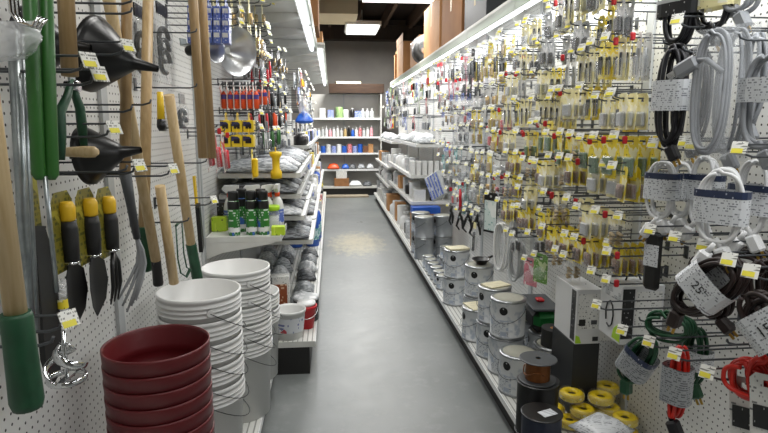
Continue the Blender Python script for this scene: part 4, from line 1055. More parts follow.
fill(1, 'far right bays', [6.0 + i * .21 for i in range(23)], [2.02, 1.89, 1.72, 1.55], lambda ri, ci, r: FR[[1, 0, 0, 1, 4, 2, 1, 3, 6, 5, 1, 4][int(r.random() * 12)]] if ri < 2 or r.random() < .85 else FR[1], .30, far=True, notag=.75)
o = MASS.build('peg_hook_mass', ['hookwire', 'tagwhite', 'tagyellow', 'red']); o.name = 'far_peg_hooks'; o['kind'] = 'stuff'; tag(o, 'wire peg hooks with price tags of the far bays on both sides', 'hook')
# ------------------------------------------------------------------ right wall: coiled cords in the nearest bay
def coil(mb, w, h, n, r, mi=0, spread=.006, seed=0, c=(0, 0, 0), flat=None, seg=40, nn=7):
    """n loops of cord: an upright stadium hung at its top, loops side by side along x"""
    rr = random.Random(seed); pts = []
    for k in range(n):
        dw, dh, dx = rr.uniform(-.012, .012), rr.uniform(-.02, .006), (k - n / 2) * spread
        N = seg
        for i in range(N):
            a = 2 * PI * i / N; s, cc = math.sin(a), math.cos(a)
            y = (w / 2 + dw) * (abs(s) ** .8) * (1 if s > 0 else -1); z = (h / 2 + dh) * (abs(cc) ** .75) * (1 if cc > 0 else -1) - h / 2
            pts.append((c[0] + dx + spread * i / N + rr.uniform(-.0006, .0006), c[1] + y, c[2] + z))
    mb.tube(pts, r, nn, mi, flat=flat); return mb
def plug(mb, m, mi=0, s=1.0):
    mb.bbox((-.014 * s, -.014 * s, -.03 * s), (.014 * s, .014 * s, .012 * s), .005 * s, mi, m); mb.cyl((0, 0, .012 * s), (0, 0, .035 * s), .007 * s, .0045 * s, 10, mi, m)
    for q in (-1, 1): mb.box((-.0015 * s, q * .006 * s - .003 * s, -.046 * s), (.0015 * s, q * .006 * s + .003 * s, -.03 * s), mi + 1, m)
    return mb
M['blackcord'] = mat('black cord', '#15151a', .4); M['greycord'] = mat('grey cord', '#8b8e92', .4); M['whitecord'] = mat('white cord', '#dedfdf', .4)
M['browncord'] = mat('brown cord', '#221512', .4); M['greencord'] = mat('green cord', '#17482c', .42); M['redcord'] = mat('red orange cord', '#c8281c', .4)
M['sleeve'] = printed('white sleeve', '#d6d9dc', '#5a5e68', None, .0062, .45); M['sleevedark'] = printed('dark sleeve', '#2a3550', '#c8ccd8', None, .008, .35); M['sleevegrey'] = printed('grey sleeve', '#9da1a4', '#4c5054', None, .0065, .5)
def cord(label, u, v, X, w, h, n, r, cm, sl=None, rz=0, tilt=0, seed=0, plugs=1, film=False, grp=None, words=None, sp=None, flat=None, pm=None, name='cord_coil'):
    """coiled cord hung at (u, v); sl = (top, height, material, second band)"""
    p = P(u, v, X=X); t = thing(name, label, 'extension cord', p, 0, grp); t.rotation_euler = (tilt, 0, rz)
    coil(MB(), w, h, n, r, 0, sp or r * 1.55, seed, flat=flat).build('coil', cm, t)
    T = n * (sp or r * 1.55) / 2 + r + .004
    if sl:
        z0, hh, sm, band = sl
        k = 16; prof = []
        for i in range(k): a = 2 * PI * i / k; prof.append(((T + .003) * (abs(math.cos(a)) ** .6) * (1 if math.cos(a) > 0 else -1), (w / 2 + r + .016) * (abs(math.sin(a)) ** .6) * (1 if math.sin(a) > 0 else -1)))
        mb = MB(); vs = [(x, y, z) for z in (-z0, -z0 - hh) for x, y in prof]; mb.add(vs, [[i, i + k, (i + 1) % k + k, (i + 1) % k] for i in range(k)], 0, False)
        so = mb.build('sleeve', sm, t)
        if band:
            mb = MB(); vs = [(x * 1.02, y * 1.01, z) for z in (-z0 - .0, -z0 - hh * .22) for x, y in prof]; mb.add(vs, [[i, i + k, (i + 1) % k + k, (i + 1) % k] for i in range(k)], 0, False); mb.build('colour_band', band, so)
        if words:
            mb = MB(); text(mb, words, hh * .42, MT((T + .0042, .0, -z0 - hh * .5), (0, 1, 0), (1, 0, 0)), 0); mb.build('lettering', 'black', so)
    for q in range(plugs):
        m = Matrix.Translation((.01 + q * .02, (w * .5) * (-1) ** q * .4, -h - .012 - .012 * q)) @ Matrix.Rotation(.5 * (-1) ** q, 4, 'X')
        plug(MB(), m, 0, 1.15).build('plug', [pm or cm, 'brass'], t)
    if film: bag(w + .05, h + .03, T * 2 + .02, seed + 20, 'film').build('film_wrap', 'film', t, (0, 0, .01))
    return t
CH = 'hooks of the cord bay'
def hk(u, v, L, kind, lb): hookpx(1, u, v, L, kind, lb, CH)
GC = 'coiled cords on the near right pegboard'
RZ = PI   # facing the aisle
cord('black extension cord coil with a white paper band, nearest the yellow cards', 677, 46, 1.03, .07, .295, 5, .0066, 'blackcord', (.10, .09, 'sleeve', None), RZ + .5, 0, 1, 1, grp=GC)
cord('black extension cord coil hanging just behind the black coil with white band', 695, 50, 1.14, .085, .29, 4, .0062, 'blackcord', None, RZ + .4, 0, 2, 1, grp=GC)
cord('black carded cord coil at the top edge above the white-banded black coil', 682, -22, 1.05, .09, .20, 4, .0065, 'blackcord', (.06, .05, 'blackcard', 'lgrey'), RZ + .4, 0, 3, 1, grp=GC)
cord('dark cord coil at the top edge above the grey flat cords', 716, -24, 1.10, .10, .15, 3, .007, 'blackcord', (.03, .06, 'paleyellow', None), RZ + .3, 0, 4, 1, grp=GC)
cord('dark cord coil at the top edge, farthest toward the picture side', 742, -28, 1.12, .09, .11, 3, .007, 'greycord', None, RZ + .3, 0, 5, 1, grp=GC)
g = cord('grey flat appliance cord coil with a right-angle plug, nearer of the two big grey coils', 716, 32, .99, .058, .305, 3, .0075, 'greycord', None, RZ + .55, 0, 6, 0, True, GC, sp=.014, flat=(1, .6))
mb = MB(); mb.bbox((-.015, -.03, -.018), (.015, .03, .018), .006); mb.tube([(0, -.03, 0), (0, -.05, -.01), (0, -.07, -.06)], .007, 8)
for q in (-1, 1): mb.box((-.008 * q - .002, .03, -.008), (-.008 * q + .002, .05, .008), 1)
o = mb.build('plug', ['greycord', 'chrome'], g, (.025, -.055, -.085)); o.rotation_euler = (-.5, 0, PI)
cord('grey flat appliance cord coil in film, farther of the two big grey coils', 738, 28, 1.09, .065, .335, 3, .0075, 'greycord', None, RZ + .5, 0, 7, 1, True, GC, sp=.014, flat=(1, .6))
cord('thin grey cord hanging beside the big grey coils near the edge', 757, 34, 1.18, .05, .25, 3, .006, 'greycord', None, RZ + .3, 0, 8, 1, False, GC)
cord('grey cord coil cut off by the frame, above the white cords', 772, 52, 1.08, .09, .24, 3, .007, 'greycord', (.06, .06, 'sleeve', None), RZ + .4, 0, 9, 1, False, GC)
cord('white cord coil with dark blue and white sleeve, beside the yellow cards', 664, 160, 1.04, .065, .19, 4, .005, 'whitecord', (.04, .085, 'sleeve', 'sleevedark'), RZ + .55, 0, 10, 2, False, GC)
cord('white cord coil with blue edged sleeve, second from the yellow cards', 684, 160, 1.13, .065, .19, 4, .005, 'whitecord', (.045, .085, 'sleeve', 'sleevedark'), RZ + .5, 0, 11, 2, False, GC)
cord('white cord coil with a pale sleeve behind the biggest white sleeve', 706, 158, 1.14, .08, .20, 4, .005, 'whitecord', (.05, .08, 'sleeve', 'sleevedark'), RZ + .45, 0, 12, 2, False, GC)
cord('white cord coil with the biggest white sleeve and two white plugs below', 725, 168, .98, .085, .20, 4, .0052, 'whitecord', (.055, .085, 'sleeve', 'sleevedark'), RZ + .6, 0, 13, 2, False, GC)
cord('white cord coil nearest the right edge with a blue topped sleeve', 757, 160, 1.12, .08, .20, 4, .0052, 'whitecord', (.065, .08, 'sleeve', 'sleevedark'), RZ + .5, 0, 14, 2, False, GC)
b = [('dark brown cord coil with a white sleeve hanging behind the others, above the green cords', 701, 255, 1.10, .075, .19, (.045, .07, 'sleeve', None), .35, None),
     ('dark brown cord coil tilted, with white sleeve marked 25', 738, 264, .98, .085, .20, (.06, .075, 'sleeve', None), -.75, "25'"),
     ('dark brown cord coil tilted, with white sleeve marked 15, lowest of the brown ones', 752, 296, .96, .085, .17, (.035, .085, 'sleeve', None), .75, "15'"),
     ('dark brown cord coil at the right edge above the red cords', 768, 262, 1.06, .10, .16, None, .3, None),
     ('dark brown cord coil high on the hook behind the sleeve marked 25', 745, 250, 1.12, .10, .13, None, .2, None)]
for i, (lb, u, v, X, w, h, sl, tl, wd_) in enumerate(b):
    cord(lb, u, v, X, w, h, 6, .0062, 'browncord', sl, RZ + .5, tl, 20 + i, 1, False, 'dark brown cords', wd_)
t = cord('dark green cord coil lying across the hooks, above the grey sleeve', 668, 312, 1.02, .14, .085, 6, .005, 'greencord', None, RZ + .5, .15, 30, 0, False, 'dark green cords')
cord('dark green cord bundle with a tilted grey printed sleeve, above the yellow goods', 652, 340, .96, .06, .165, 6, .005, 'greencord', (.055, .085, 'sleevegrey', 'sleevedark'), RZ + .5, -.45, 31, 1, False, 'dark green cords', None)
cord('dark green cord bundle behind the red cord', 697, 330, 1.12, .065, .17, 6, .005, 'greencord', (.06, .06, 'sleeve', None), RZ + .4, 0, 32, 1, False, 'dark green cords')
cord('red cord bundle hanging alone with a clear printed sleeve', 680, 347, .95, .036, .215, 5, .005, 'redcord', (.055, .105, 'sleevegrey', None), RZ + .5, 0, 33, 1, False, 'red cords', pm='blackcord')
cord('red cord coil at the right edge, left one of two', 752, 360, 1.0, .085, .10, 6, .0055, 'redcord', None, RZ + .5, 0, 34, 0, False, 'red cords')
cord('red cord coil at the right edge, cut off by the frame', 772, 358, 1.02, .085, .10, 6, .0055, 'redcord', None, RZ + .5, 0, 35, 0, False, 'red cords')
for i, (u, v, X, lb) in enumerate(((746, 386, 1.01, 'black and white printed card hanging under the red cords, left one'), (768, 384, 1.0, 'black and white printed card hanging under the red cords, at the edge'))):
    p = P(u, v, X=X); o = card(MB(), .075, .13).build('printed_card', 'bwcard' if False else 'whitecard', loc=p); o.rotation_euler = (.1, 0, RZ + .6); tag(o, lb, 'carded cord'); MB().box((.0008, -.03, -.11), (.004, .03, -.055)).build('dark_panel', 'blackcard', o)
# dark slim black packs beside the yellow cards
p = P(655, 232, X=1.02); t = thing('black_pack', 'black rounded carded pack hanging between yellow cards and brown cords', 'hanging pack', p); t.rotation_euler = (0, 0, RZ + .5)
MB().bbox((-.012, -.028, -.19), (.012, .028, 0), .012).build('body', 'softblack', t); MB().box((.0125, -.024, -.11), (.0135, .024, -.04)).build('label_panel', 'sleeve', t)
# hooks of this bay
for u, v, L, k, lb in ((680, 244, .30, 'tag', 'wire hook with yellow price tag under the white cords, above the black pack'), (735, 268, .34, 'tag', 'wire hook with yellow price tag in front of the sleeve marked 25'), (709, 253, .30, 'tag', 'wire hook with yellow price tag above the brown cords'),
                       (655, 236, .30, 'tag', 'wire hook with yellow price tag over the black rounded pack'), (601, 310, .36, 'tag', 'long wire hook with yellow price tag in front of the first white carton'), (627, 336, .36, 'tag', 'long wire hook with yellow price tag left of the green cords'),
                       (654, 348, .36, 'tag', 'long wire hook with yellow price tag above the grey sleeve of the green cord'), (680, 361, .36, 'tag', 'long wire hook with yellow price tag at the top of the red bundle'), (713, 380, .36, 'tag', 'lowest long wire hook with yellow price tag beside the red bundle'),
                       (690, 149, .28, 'tag', 'wire hook with price tag above the white sleeve second from yellow cards'), (697, 152, .28, 'tag', 'wire hook with price tag above the pale sleeve of the white cords'), (745, 157, .30, 'tag', 'wire hook with yellow price tag above the white cord at the right edge'), (658, 150, .28, 'tag', 'wire hook with price tag below the black coil with white band'),
                       (682, 27, .28, 'tag', 'wire hook with price tag beside the black carded cord coil at top'), (664, 45, .28, 'plain', 'bare wire hook that carries the white-banded black coil'), (684, 52, .30, 'plain', 'bare wire hook carrying the nearer grey flat coil'), (714, 30, .28, 'plain', 'bare wire hook carrying the farther grey flat coil'), (740, 40, .24, 'plain', 'bare wire hook carrying the thin grey cord'),
                       (757, 280, .34, 'tag', 'wire hook with yellow price tag at the right edge before the brown cords'), (728, 345, .30, 'plain', 'bare wire hook that carries the red coils'), (640, 322, .34, 'plain', 'bare wire hook that carries the green coil')):
    hk(u, v, L, k, lb)
# ------------------------------------------------------------------ right deck: paint cans
DK = .1405
M['canmetal'] = mat('tinplate', '#a4a7a9', .28, .9)
M['canlabelw'] = noisy('paint label', '#d4d7d9', '#a9b2be', 26, .4, None, .52, .66)
M['canprint'] = printed('paint label print', '#cdd1d4', '#5f6a80', '#aab4c4', .009, .46)
M['lidcream'] = noisy('can lid', '#b7b6a8', '#9b9a8e', 8, .35, None, .4, .7, .3)
CANS = {}
def can(label, x, y, z, R0=.0915, Hh=.205, rz=0, grp='gallon paint cans', kind='paint', name='paint_can', body='canlabelw'):
    if kind in CANS: return dup(CANS[kind], (x, y, z), rz, label, group=grp)
    t = thing(name, label, 'paint can', (x, y, z), rz, grp)
    MB().lathe([(R0, 0), (R0 + .003, .002), (R0 + .003, .007), (R0, .010), (R0, Hh - .014), (R0 + .003, Hh - .010), (R0 + .003, Hh - .004), (R0 - .002, Hh - .002)], 36, 0, None, True, True, True, mis=[1, 1, 1, 0, 1, 1, 1]).build('body', [body, 'canmetal'], t)
    MB().lathe([(R0 - .001, Hh - .0018), (R0 - .004, Hh), (R0 - .011, Hh), (R0 - .014, Hh - .0012)], 36, cap1=True, mis=[1, 1, 1, 0]).build('lid', ['lidcream', 'canmetal'], t)
    # round dark sticker and printed panel on the aisle side
    k = 14; mb = MB(); zc = Hh * .74; rd = R0 * .24
    vs = [((R0 + .0012) * math.cos(PI + rd * math.cos(a) / R0), (R0 + .0012) * math.sin(PI + rd * math.cos(a) / R0), zc + rd * math.sin(a)) for a in [2 * PI * i / k for i in range(k)]]
    mb.add(vs, [list(range(k))[::-1]]); mb.build('round_sticker', 'black', t)
    mb = MB(); n = 8; vs = [((R0 + .001) * math.cos(a), (R0 + .001) * math.sin(a), z2) for z2 in (Hh * .1, Hh * .5) for a in [PI - .9 + 1.2 * i / n for i in range(n + 1)]]
    mb.add(vs, [[i + 1, i, i + n + 1, i + n + 2] for i in range(n)], 0, True); mb.build('label_panel', 'canprint', t)
    if kind in ('paint', 'tin'):
        for s in (-1, 1): MB().cyl((0, s * R0, Hh * .80), (0, s * (R0 + .006), Hh * .80), .009, n=10).build('bail_ear', 'canmetal', t)
        MB().tube([(-math.sin(a) * (R0 + .010), math.cos(a) * (R0 + .005), Hh * .80 - math.sin(a) * .075) for a in [PI * i / 14 for i in range(15)]], .0014, 5).build('bail', 'dsteel', t)
    CANS[kind] = freeze(t); return t
def stack2(x, y, where, rz, rz2=None, n=2):
    for k in range(n): can(f'{"upper" if k else "lower"} labelled paint can {where}', x + .004 * k, y - .003 * k, DK + k * .2055, rz=(rz if k else (rz2 if rz2 is not None else rz + .7)) + .75)
stack2(.915, 2.77, 'of the stack nearest the wire spools', .25, .5)
stack2(.905, 2.985, 'of the second stack from the wire spools', -.4, .2)
stack2(.945, 3.47, 'of the stack topped by a black tray', .2, .3)
stack2(.900, 3.93, 'of the farthest big stack, topped by a thick cream card', .3, .25)
stack2(1.135, 3.02, 'against the pegboard behind the two nearest stacks', .1, .3, 1) if False else None
can('grey labelled paint can with a cream card on its lid at the deck edge', .880, 3.235, DK, rz=.2)
can('grey labelled paint can with a bare lid directly behind the wire spools', .905, 2.54, DK, rz=.6)
can('grey labelled paint can at the pegboard under the green and black pack', 1.135, 3.0, DK, rz=.1)
can('grey labelled paint can at the pegboard beside the dark carton', 1.15, 2.81, DK, rz=-.2)
can('grey labelled paint can with a black tape roll on its lid', 1.11, 2.62, DK, rz=.4)
can('grey labelled paint can at the pegboard behind the third can stack', 1.15, 3.25, DK, rz=.9)
# cards and bits on the lids
def slab(name, label, cat, c, size, m, rz=0, tilt=0, r=.0015):
    o = MB().bbox((-size[0] / 2, -size[1] / 2, 0), (size[0] / 2, size[1] / 2, size[2]), r).build(name, m, loc=c); o.rotation_euler = (tilt, 0, rz); return tag(o, label, cat)
LT = DK + .2055 + .2052
M['creamcard'] = printed('cream card', '#d9d2b4', '#8a8468', None, .012, .4)
slab('colour_card', 'cream card lying on the lid of the second can stack from the spools', 'card', (.915, 2.985, LT), (.14, .10, .006), 'creamcard', .4)
slab('colour_card', 'cream card lying on the lid of the single can at the deck edge', 'card', (.880, 3.235, DK + .2052), (.13, .15, .006), 'creamcard', .2)
slab('colour_card', 'thick cream card lying on the farthest big can stack', 'card', (.905, 3.925, LT), (.15, .11, .012), 'creamcard', .2)
t = thing('plastic_tray', 'small black plastic tray lying on the third can stack from the spools', 'tray', (.96, 3.47, LT), .4)
MB().lathe([(.03, 0), (.055, .03), (.06, .032), (.06, .036), (.053, .034), (.028, .004), (.001, .004)], 20, cap0=True).build('bowl', 'black', t); MB().tube([(.058, 0, .034), (.09, 0, .04), (.13, .01, .035)], .008, 8).build('handle', 'black', t)
t = thing('tape_roll', 'roll of black tape lying on the lid of a paint can beside the dark carton', 'tape', (1.105, 2.60, DK + .2054))
MB().lathe([(.02, 0), (.062, 0), (.062, .09), (.02, .09), (.02, 0)], 36, sm=False).build('roll', 'softblack', t); MB().lathe([(.017, .001), (.0198, .001), (.0198, .089), (.017, .089), (.017, .001)], 24).build('core', 'cardboard', t)
# small tins by the aisle, and far tins
k = 0
for i in range(7):
    for j in range(2):
        if (i, j) in ((0, 0), (1, 1)): continue
        can(f'small quart can on the deck, {od(i)} from the big cans, {"aisle" if j == 0 else "inner"} row', .878 + j * .135, 4.16 + i * .135, DK, .054, .115, .3 + .2 * k, 'quart cans', 'quart', 'quart_can', 'canprint'); k += 1
for i in range(5):
    can(f'small quart can stacked on another near the grey tins, {od(i)} from the big cans', 1.013, 4.30 + .135 * (i + 0) - .005, DK + .1155, .054, .115, .5 * i, 'quart cans', 'quart')
M['tinbody'] = noisy('grey tin', '#8f9396', '#a2a6a9', 6, .35, None, metal=.5)
for i, (x, y, lb) in enumerate(((.895, 5.34, 'by the aisle'), (1.095, 5.40, 'by the pegboard'), (.90, 5.60, 'behind the one by the aisle'))):
    for k in range(2): can(f'plain grey tin, {"upper" if k else "lower"} of the far stack {lb}', x, y, DK + k * .2105, .094, .21, .3 * i, 'plain grey tins', 'tin', 'grey_tin', 'tinbody')
# ------------------------------------------------------------------ right deck: wire spools
def spool(label, x, y, z, Rf, Rw, Hh, wm, fm='black', sticker=False, loose=False, fl=.006):
    t = thing('wire_spool', label, 'wire spool', (x, y, z), 0, 'wire spools')
    for nm, a in (('lower_flange', 0), ('upper_flange', Hh - fl)):
        MB().lathe([(.012, a), (Rf - .003, a), (Rf, a + fl * .3), (Rf, a + fl * .7), (Rf - .003, a + fl), (.012, a + fl), (.012, a)], 44, sm=False).build(nm, fm, t)
    n = max(6, int((Hh - 2 * fl) / .0055)); pr = [(Rw * .6, fl + .0003)]
    for i in range(n): zz = fl + .0003 + (Hh - 2 * fl - .0006) * (i + .5) / n; d = (Hh - 2 * fl) / n * .45; pr += [(Rw - .002, zz - d), (Rw, zz), (Rw - .002, zz + d)]
    pr.append((Rw * .6, Hh - fl - .0003)); MB().lathe(pr, 40).build('wire', wm, t)
    if sticker: MB().box((-.034, -.022, Hh), (.03, .022, Hh + .0008), 0, Matrix.Translation((.02, -.01, 0)) @ Matrix.Rotation(.35, 4, 'Z')).build('sticker', 'sleeve', t)
    if loose:
        MB().tube([(Rw * math.cos(1.4 + a * .35) * (1 + .02 * a), -Rw * math.sin(1.4 + a * .35) * (1 + .03 * a), Hh * .4 + .012 * math.sin(a)) for a in range(14)], .0028, 6).build('loose_end', wm, t)
    return t
M['bluewire'] = mat('dark blue wire', '#1c2438', .4); M['blackwire'] = mat('black wire', '#111112', .4); M['copperwire'] = mat('copper coloured wire', '#7a4a24', .35, .6); M['flangegrey'] = mat('grey flange', '#45484b', .45)
spool('tall spool of black wire standing under the copper wire spool', .862, 2.165, DK, .090, .086, .235, 'blackwire', 'black')
spool('spool of copper wire with a grey flange on top of the black wire spool', .858, 2.165, DK + .2355, .078, .052, .098, 'copperwire', 'flangegrey', loose=True)
spool('dark blue wire spool with a white sticker at the deck edge, nearest of the spools', .800, 1.955, DK, .080, .076, .205, 'bluewire', 'black', True)
# ------------------------------------------------------------------ right deck: cartons and packs
def carton(label, x0, x1, y0, y1, z0, z1, m='whitecard', strip=None, name='carton', extra=None):
    t = thing(name, label, 'carton', ((x0 + x1) / 2, (y0 + y1) / 2, z0)); hx, hy, h = (x1 - x0) / 2, (y1 - y0) / 2, z1 - z0
    MB().bbox((-hx, -hy, 0), (hx, hy, h), .0015).build('box', m, t)
    return t, hx, hy, h
M['boxwhite'] = mat('white carton', '#d3d4d4', .4); M['darkcarton'] = mat('black carton', '#202224', .5)
carton('plain black carton on the deck under the tall white carton', 1.06, 1.18, 2.27, 2.51, DK, .485, 'darkcarton')
t, hx, hy, h = carton('tall white carton with a black stripe and small pictures, standing on the black carton', 1.062, 1.175, 2.265, 2.50, .4855, .735, 'boxwhite')
MB().box((-hx - .001, -hy + .012, .01), (-hx - .0002, -hy + .055, h - .01)).build('black_stripe', 'blackcard', t)
mb = MB().box((-hx + .008, -hy - .001, h * .28), (hx - .012, -hy - .0002, h * .92)); mb.build('text_panel', 'whitecard', t)
MB().box((-hx + .012, -hy - .0018, h * .34), (-hx + .042, -hy - .0011, h * .46)).build('picture', 'black', t); MB().box((hx - .045, -hy - .0018, h * .36), (hx - .018, -hy - .0011, h * .44)).build('picture', 'dgrey', t)
MB().box((hx - .034, -hy - .001, h * .05), (hx - .008, -hy - .0002, h * .13)).build('barcode', 'blackcard', t)
MB().prism([(-hx + .0005, .004), (-hx + .028, .004), (-hx + .018, h * .14), (-hx + .0005, h * .17)], -hy - .001, -hy - .0002, 'y').build('lime_corner', 'lime', t)
q = P(619, 345, X=1.10)
t, hx, hy, h = carton('white carton picturing a black cord loop, hung at the pegboard beside the tall white carton', 1.10, 1.27, q.y, q.y + .17, q.z, q.z + .235, 'boxwhite')
MB().tube([(-hx - .0015, .0 + .03 * math.cos(a), h * .42 + .055 * math.sin(a)) for a in [.9 * PI * k / 8 * 2.1 - .6 for k in range(9)]], .0045, 6, flat=(1, .4)).build('loop_picture', 'black', t)
MB().box((-hx - .0012, -hy + .01, h * .72), (-hx - .0002, hy - .02, h * .92)).build('heading', 'greycard', t)
MB().prism([(-hy + .0, .01), (-hy + .06, .01), (-hy + .05, .05), (-hy + .02, .075), (-hy + .0, .07)], -hx - .0012, -hx - .0002, 'x').build('lime_corner', 'lime', t)
MB().box((-hx + .002, -hy - .001, h * .1), (-hx + .05, -hy - .0002, h * .95)).build('black_stripe', 'blackcard', t); MB().box((-hx + .055, -hy - .001, h * .12), (hx - .01, -hy - .0002, h * .9)).build('text_panel', 'whitecard', t)
MB().tube([(-.03, 0, h - .002), (-.02, 0, h + .022), (.02, 0, h + .026), (.035, 0, h - .002)], .004, 6).build('hang_tab', 'black', t)
hook(1, (PXR, q.y + .085, q.z + .253), .22, 'plain', 'bare wire hook that carries the white carton with the cord loop picture', CH)
carton('small white carton at the pegboard between the two larger white cartons', 1.19, 1.28, 2.30, 2.40, .48, .70, 'whitecard')
hook(1, (PXR, 2.35, .72), .16, 'plain', 'bare wire hook above the small white carton at the pegboard', CH)
t = thing('tool_case', 'black and metallic green moulded pack lying on the can lids at the pegboard', 'pack', (1.13, 2.865, DK + .2056), -.05)
M['metgreen'] = mat('metallic green', '#1f6a34', .3, .3)
MB().bbox((-.07, -.13, 0), (.07, .13, .125), .03).build('tray', 'softblack', t); MB().bbox((-.066, -.135, .02), (.066, -.05, .12), .028).build('green_panel', 'metgreen', t)
MB().bbox((-.076, -.136, .126), (.076, .136, .142), .005).build('lid', 'dgrey', t); MB().bbox((-.02, -.02, .1425), (.02, .03, .158), .005).build('red_badge', 'red', t)
# bagged yellow coils and white paper on the near deck
yl = mat('yellow wrapped coils', '#cdb218', .4); M['yelcoil'] = yl
yc = None
for i, (px, py, z) in enumerate(((.99, 2.30, .0), (1.02, 2.185, .0), (1.135, 2.195, .0), (1.226, 2.20, .0), (1.24, 2.32, .0), (1.22, 2.085, .0), (1.08, 2.185, .048), (1.195, 2.19, .048), (1.225, 2.10, .048), (1.24, 2.32, .048), (1.05, 2.30 - .06, .096), (1.165, 2.20, .096), (1.24, 2.29, .096))):
    p = Vector((px, py, 0)); lb = 'clear wrapped yellow coil in the heap under white cartons, ' + ['beside the black carton', 'left of the middle row', 'middle of the middle row', 'middle row at pegboard', 'behind, at the pegboard', 'front one at pegboard', 'left of second layer', 'middle of second layer', 'front of second layer', 'rear of second layer', 'left of top layer', 'middle of top layer', 'rear of top layer'][i]
    if yc is None:
        yc = thing('yellow_coil', lb, 'wrapped coil', (p.x, p.y, DK + z), 0, 'yellow wrapped coils')
        MB().tube([(.034 * math.cos(a), .034 * math.sin(a), .022) for a in [2 * PI * k / 20 for k in range(20)]], .019, 10, closed=True, flat=(1.1, 1)).build('coil', 'yelcoil', yc)
        MB().lathe([(.056, .001), (.058, .02), (.054, .044)], 18).build('wrap', 'film', yc); MB().lathe([(.054, .012), (.055, .03)], 18).build('label_band', 'yellowcard', yc); MB().lathe([(.017, .006), (.017, .03), (.001, .031)], 12, cap0=True).build('core', 'black', yc); freeze(yc)
    else: dup(yc, (p.x, p.y, DK + z), RND.uniform(0, 6), lb)
p = Vector((1.08, 2.0, 0)); softpack('paper_bag', 'crumpled white printed paper bag lying on a dark coil at the near deck edge', 'bag', (p.x - .02, p.y - .02, .2385), (.19, .17, .05), 'sleeve', 3, .5)
t = thing('cable_coil', 'dark blue cable coil under the white paper bag on the near deck', 'cable', (p.x - .015, p.y - .02, DK))
mb = MB(); 
for k in range(8): mb = MB().tube([((.085 - .004 * (k % 2)) * math.cos(a), (.085 - .004 * (k % 2)) * math.sin(a), .007 + .0118 * k) for a in [2 * PI * i / 26 for i in range(26)]], .0062, 6, closed=True); mb.build('turn', 'bluewire', t)
softpack('clear_pack', 'clear wrapped pack behind the black spool beside the plain black carton', 'pack', (.985, 2.42, DK), (.10, .12, .07), 'baggrey', 4, .2)
# ------------------------------------------------------------------ hanging goods over the paint cans
def loops_bag(label, u, v, X, w, h, m, seed, n=4, r=.007):
    p = P(u, v, X=X); t = thing('tubing_bag', label, 'tubing', p, PI + .5); coil(MB(), w, h, n, r, 0, r * 1.8, seed).build('coil', m, t); bag(w + .05, h + .04, .06, seed, 'film2', n=5).build('bag', 'film', t, (0, 0, .02)); return t
loops_bag('coil of white tubing hanging in a clear bag over the nearest big cans', 503, 224, 1.03, .10, .28, 'white2', 41, 5)
loops_bag('second coil of white tubing in a clear bag, nearer the green pack', 517, 240, 1.08, .09, .24, 'lgrey', 42, 4)
M['tealphoto'] = printed('teal and white card', '#cfdcd8', '#3f8f86', '#e6ebe6', .016, .4)
p = P(491, 196, X=1.02); t = thing('carded_pack', 'large white and teal carded pack in a black frame above the white tubing', 'carded pack', p, PI + .5)
card(MB(), .12, .24).build('backing_card', 'black', t); MB().box((.0008, -.052, -.225), (.003, .052, -.03)).build('printed_face', 'tealphoto', t)
hook(1, (PXR, p.y, p.z + .003), .29, 'tag', 'wire hook with price tag that carries the large white and teal carded pack', 'hooks over the cans')
for i, (u, v, lb) in enumerate(((452, 207, 'farthest of four'), (461, 211, 'second farthest of four'), (469, 212, 'third of four'), (477, 216, 'nearest of four'))):
    p = P(u, v, X=1.03 + .02 * (i % 2)); lb = 'black hanging clamp with a bent handle over the farther paint cans, ' + lb
    if i == 0:
        bk = thing('hand_clamp', lb, 'clamp', p, PI, 'black clamps'); MB().tube([(0, 0, .01), (.01, .0, -.03), (-.005, .02, -.08), (.0, .03, -.14)], [.010, .013, .012, .007], 8).build('handle', 'black', bk)
        MB().tube([(.01, 0, -.03), (.0, -.03, -.06), (.01, -.05, -.13), (0, -.02, -.16)], [.012, .011, .009, .006], 8).build('jaw', 'softblack', bk); MB().cyl((-.012, .005, -.05), (.022, .005, -.05), .009, n=10).build('screw', 'zinc', bk); freeze(bk)
    else: dup(bk, p, PI + .3 * i, lb)
    hook(1, (PXR, p.y, p.z), PXR - p.x + .02, 'tag', f'wire hook with price tag carrying the black clamp {lb.split(", ")[1]}', 'hooks over the cans')
p = P(474, 232, X=1.02); o = bagged('black rubber parts in a clear bag hanging above the can with the black tray', 474, 228, .12, .2, 1.03, 44, ('paleyellow', 'softblack', 3), 'bagged_rubber_parts')
p = P(460, 190, X=1.05); t = thing('red_tool', 'red handled tool hanging among the fittings beyond the black clamps', 'hanging tool', p, PI + .3)
MB().tube([(0, 0, .01), (0, .01, -.05), (0, .012, -.12), (0, 0, -.17)], [.008, .014, .013, .008], 10).build('handle', 'red', t); MB().tube([(0, 0, -.17), (0, 0, -.24)], .005, 8).build('shank', 'zinc', t)
for i, (u, v, m_, lb) in enumerate(((531, 262, 'pinkcard', 'pink and white carded pack hanging just above the green pack'), (541, 258, 'greencard', 'green and white carded pack hanging just above the green pack'))):
    p = P(u, v, X=1.05); t = thing('round_carded_pack', lb, 'carded pack', p, PI + .5); card(MB(), .09, .13).build('backing_card', m_, t); MB().lathe([(.001, .02), (.03, .02), (.036, .001)], 18, 0, Matrix.Translation((0, 0, -.08)) @ Matrix.Rotation(PI / 2, 4, 'Y')).build('dome', 'blister', t)
    hook(1, (PXR, p.y, p.z + .003), .27, 'tag', f'wire hook with price tag that carries the {m_[:-4]} and white carded pack', 'hooks over the cans')
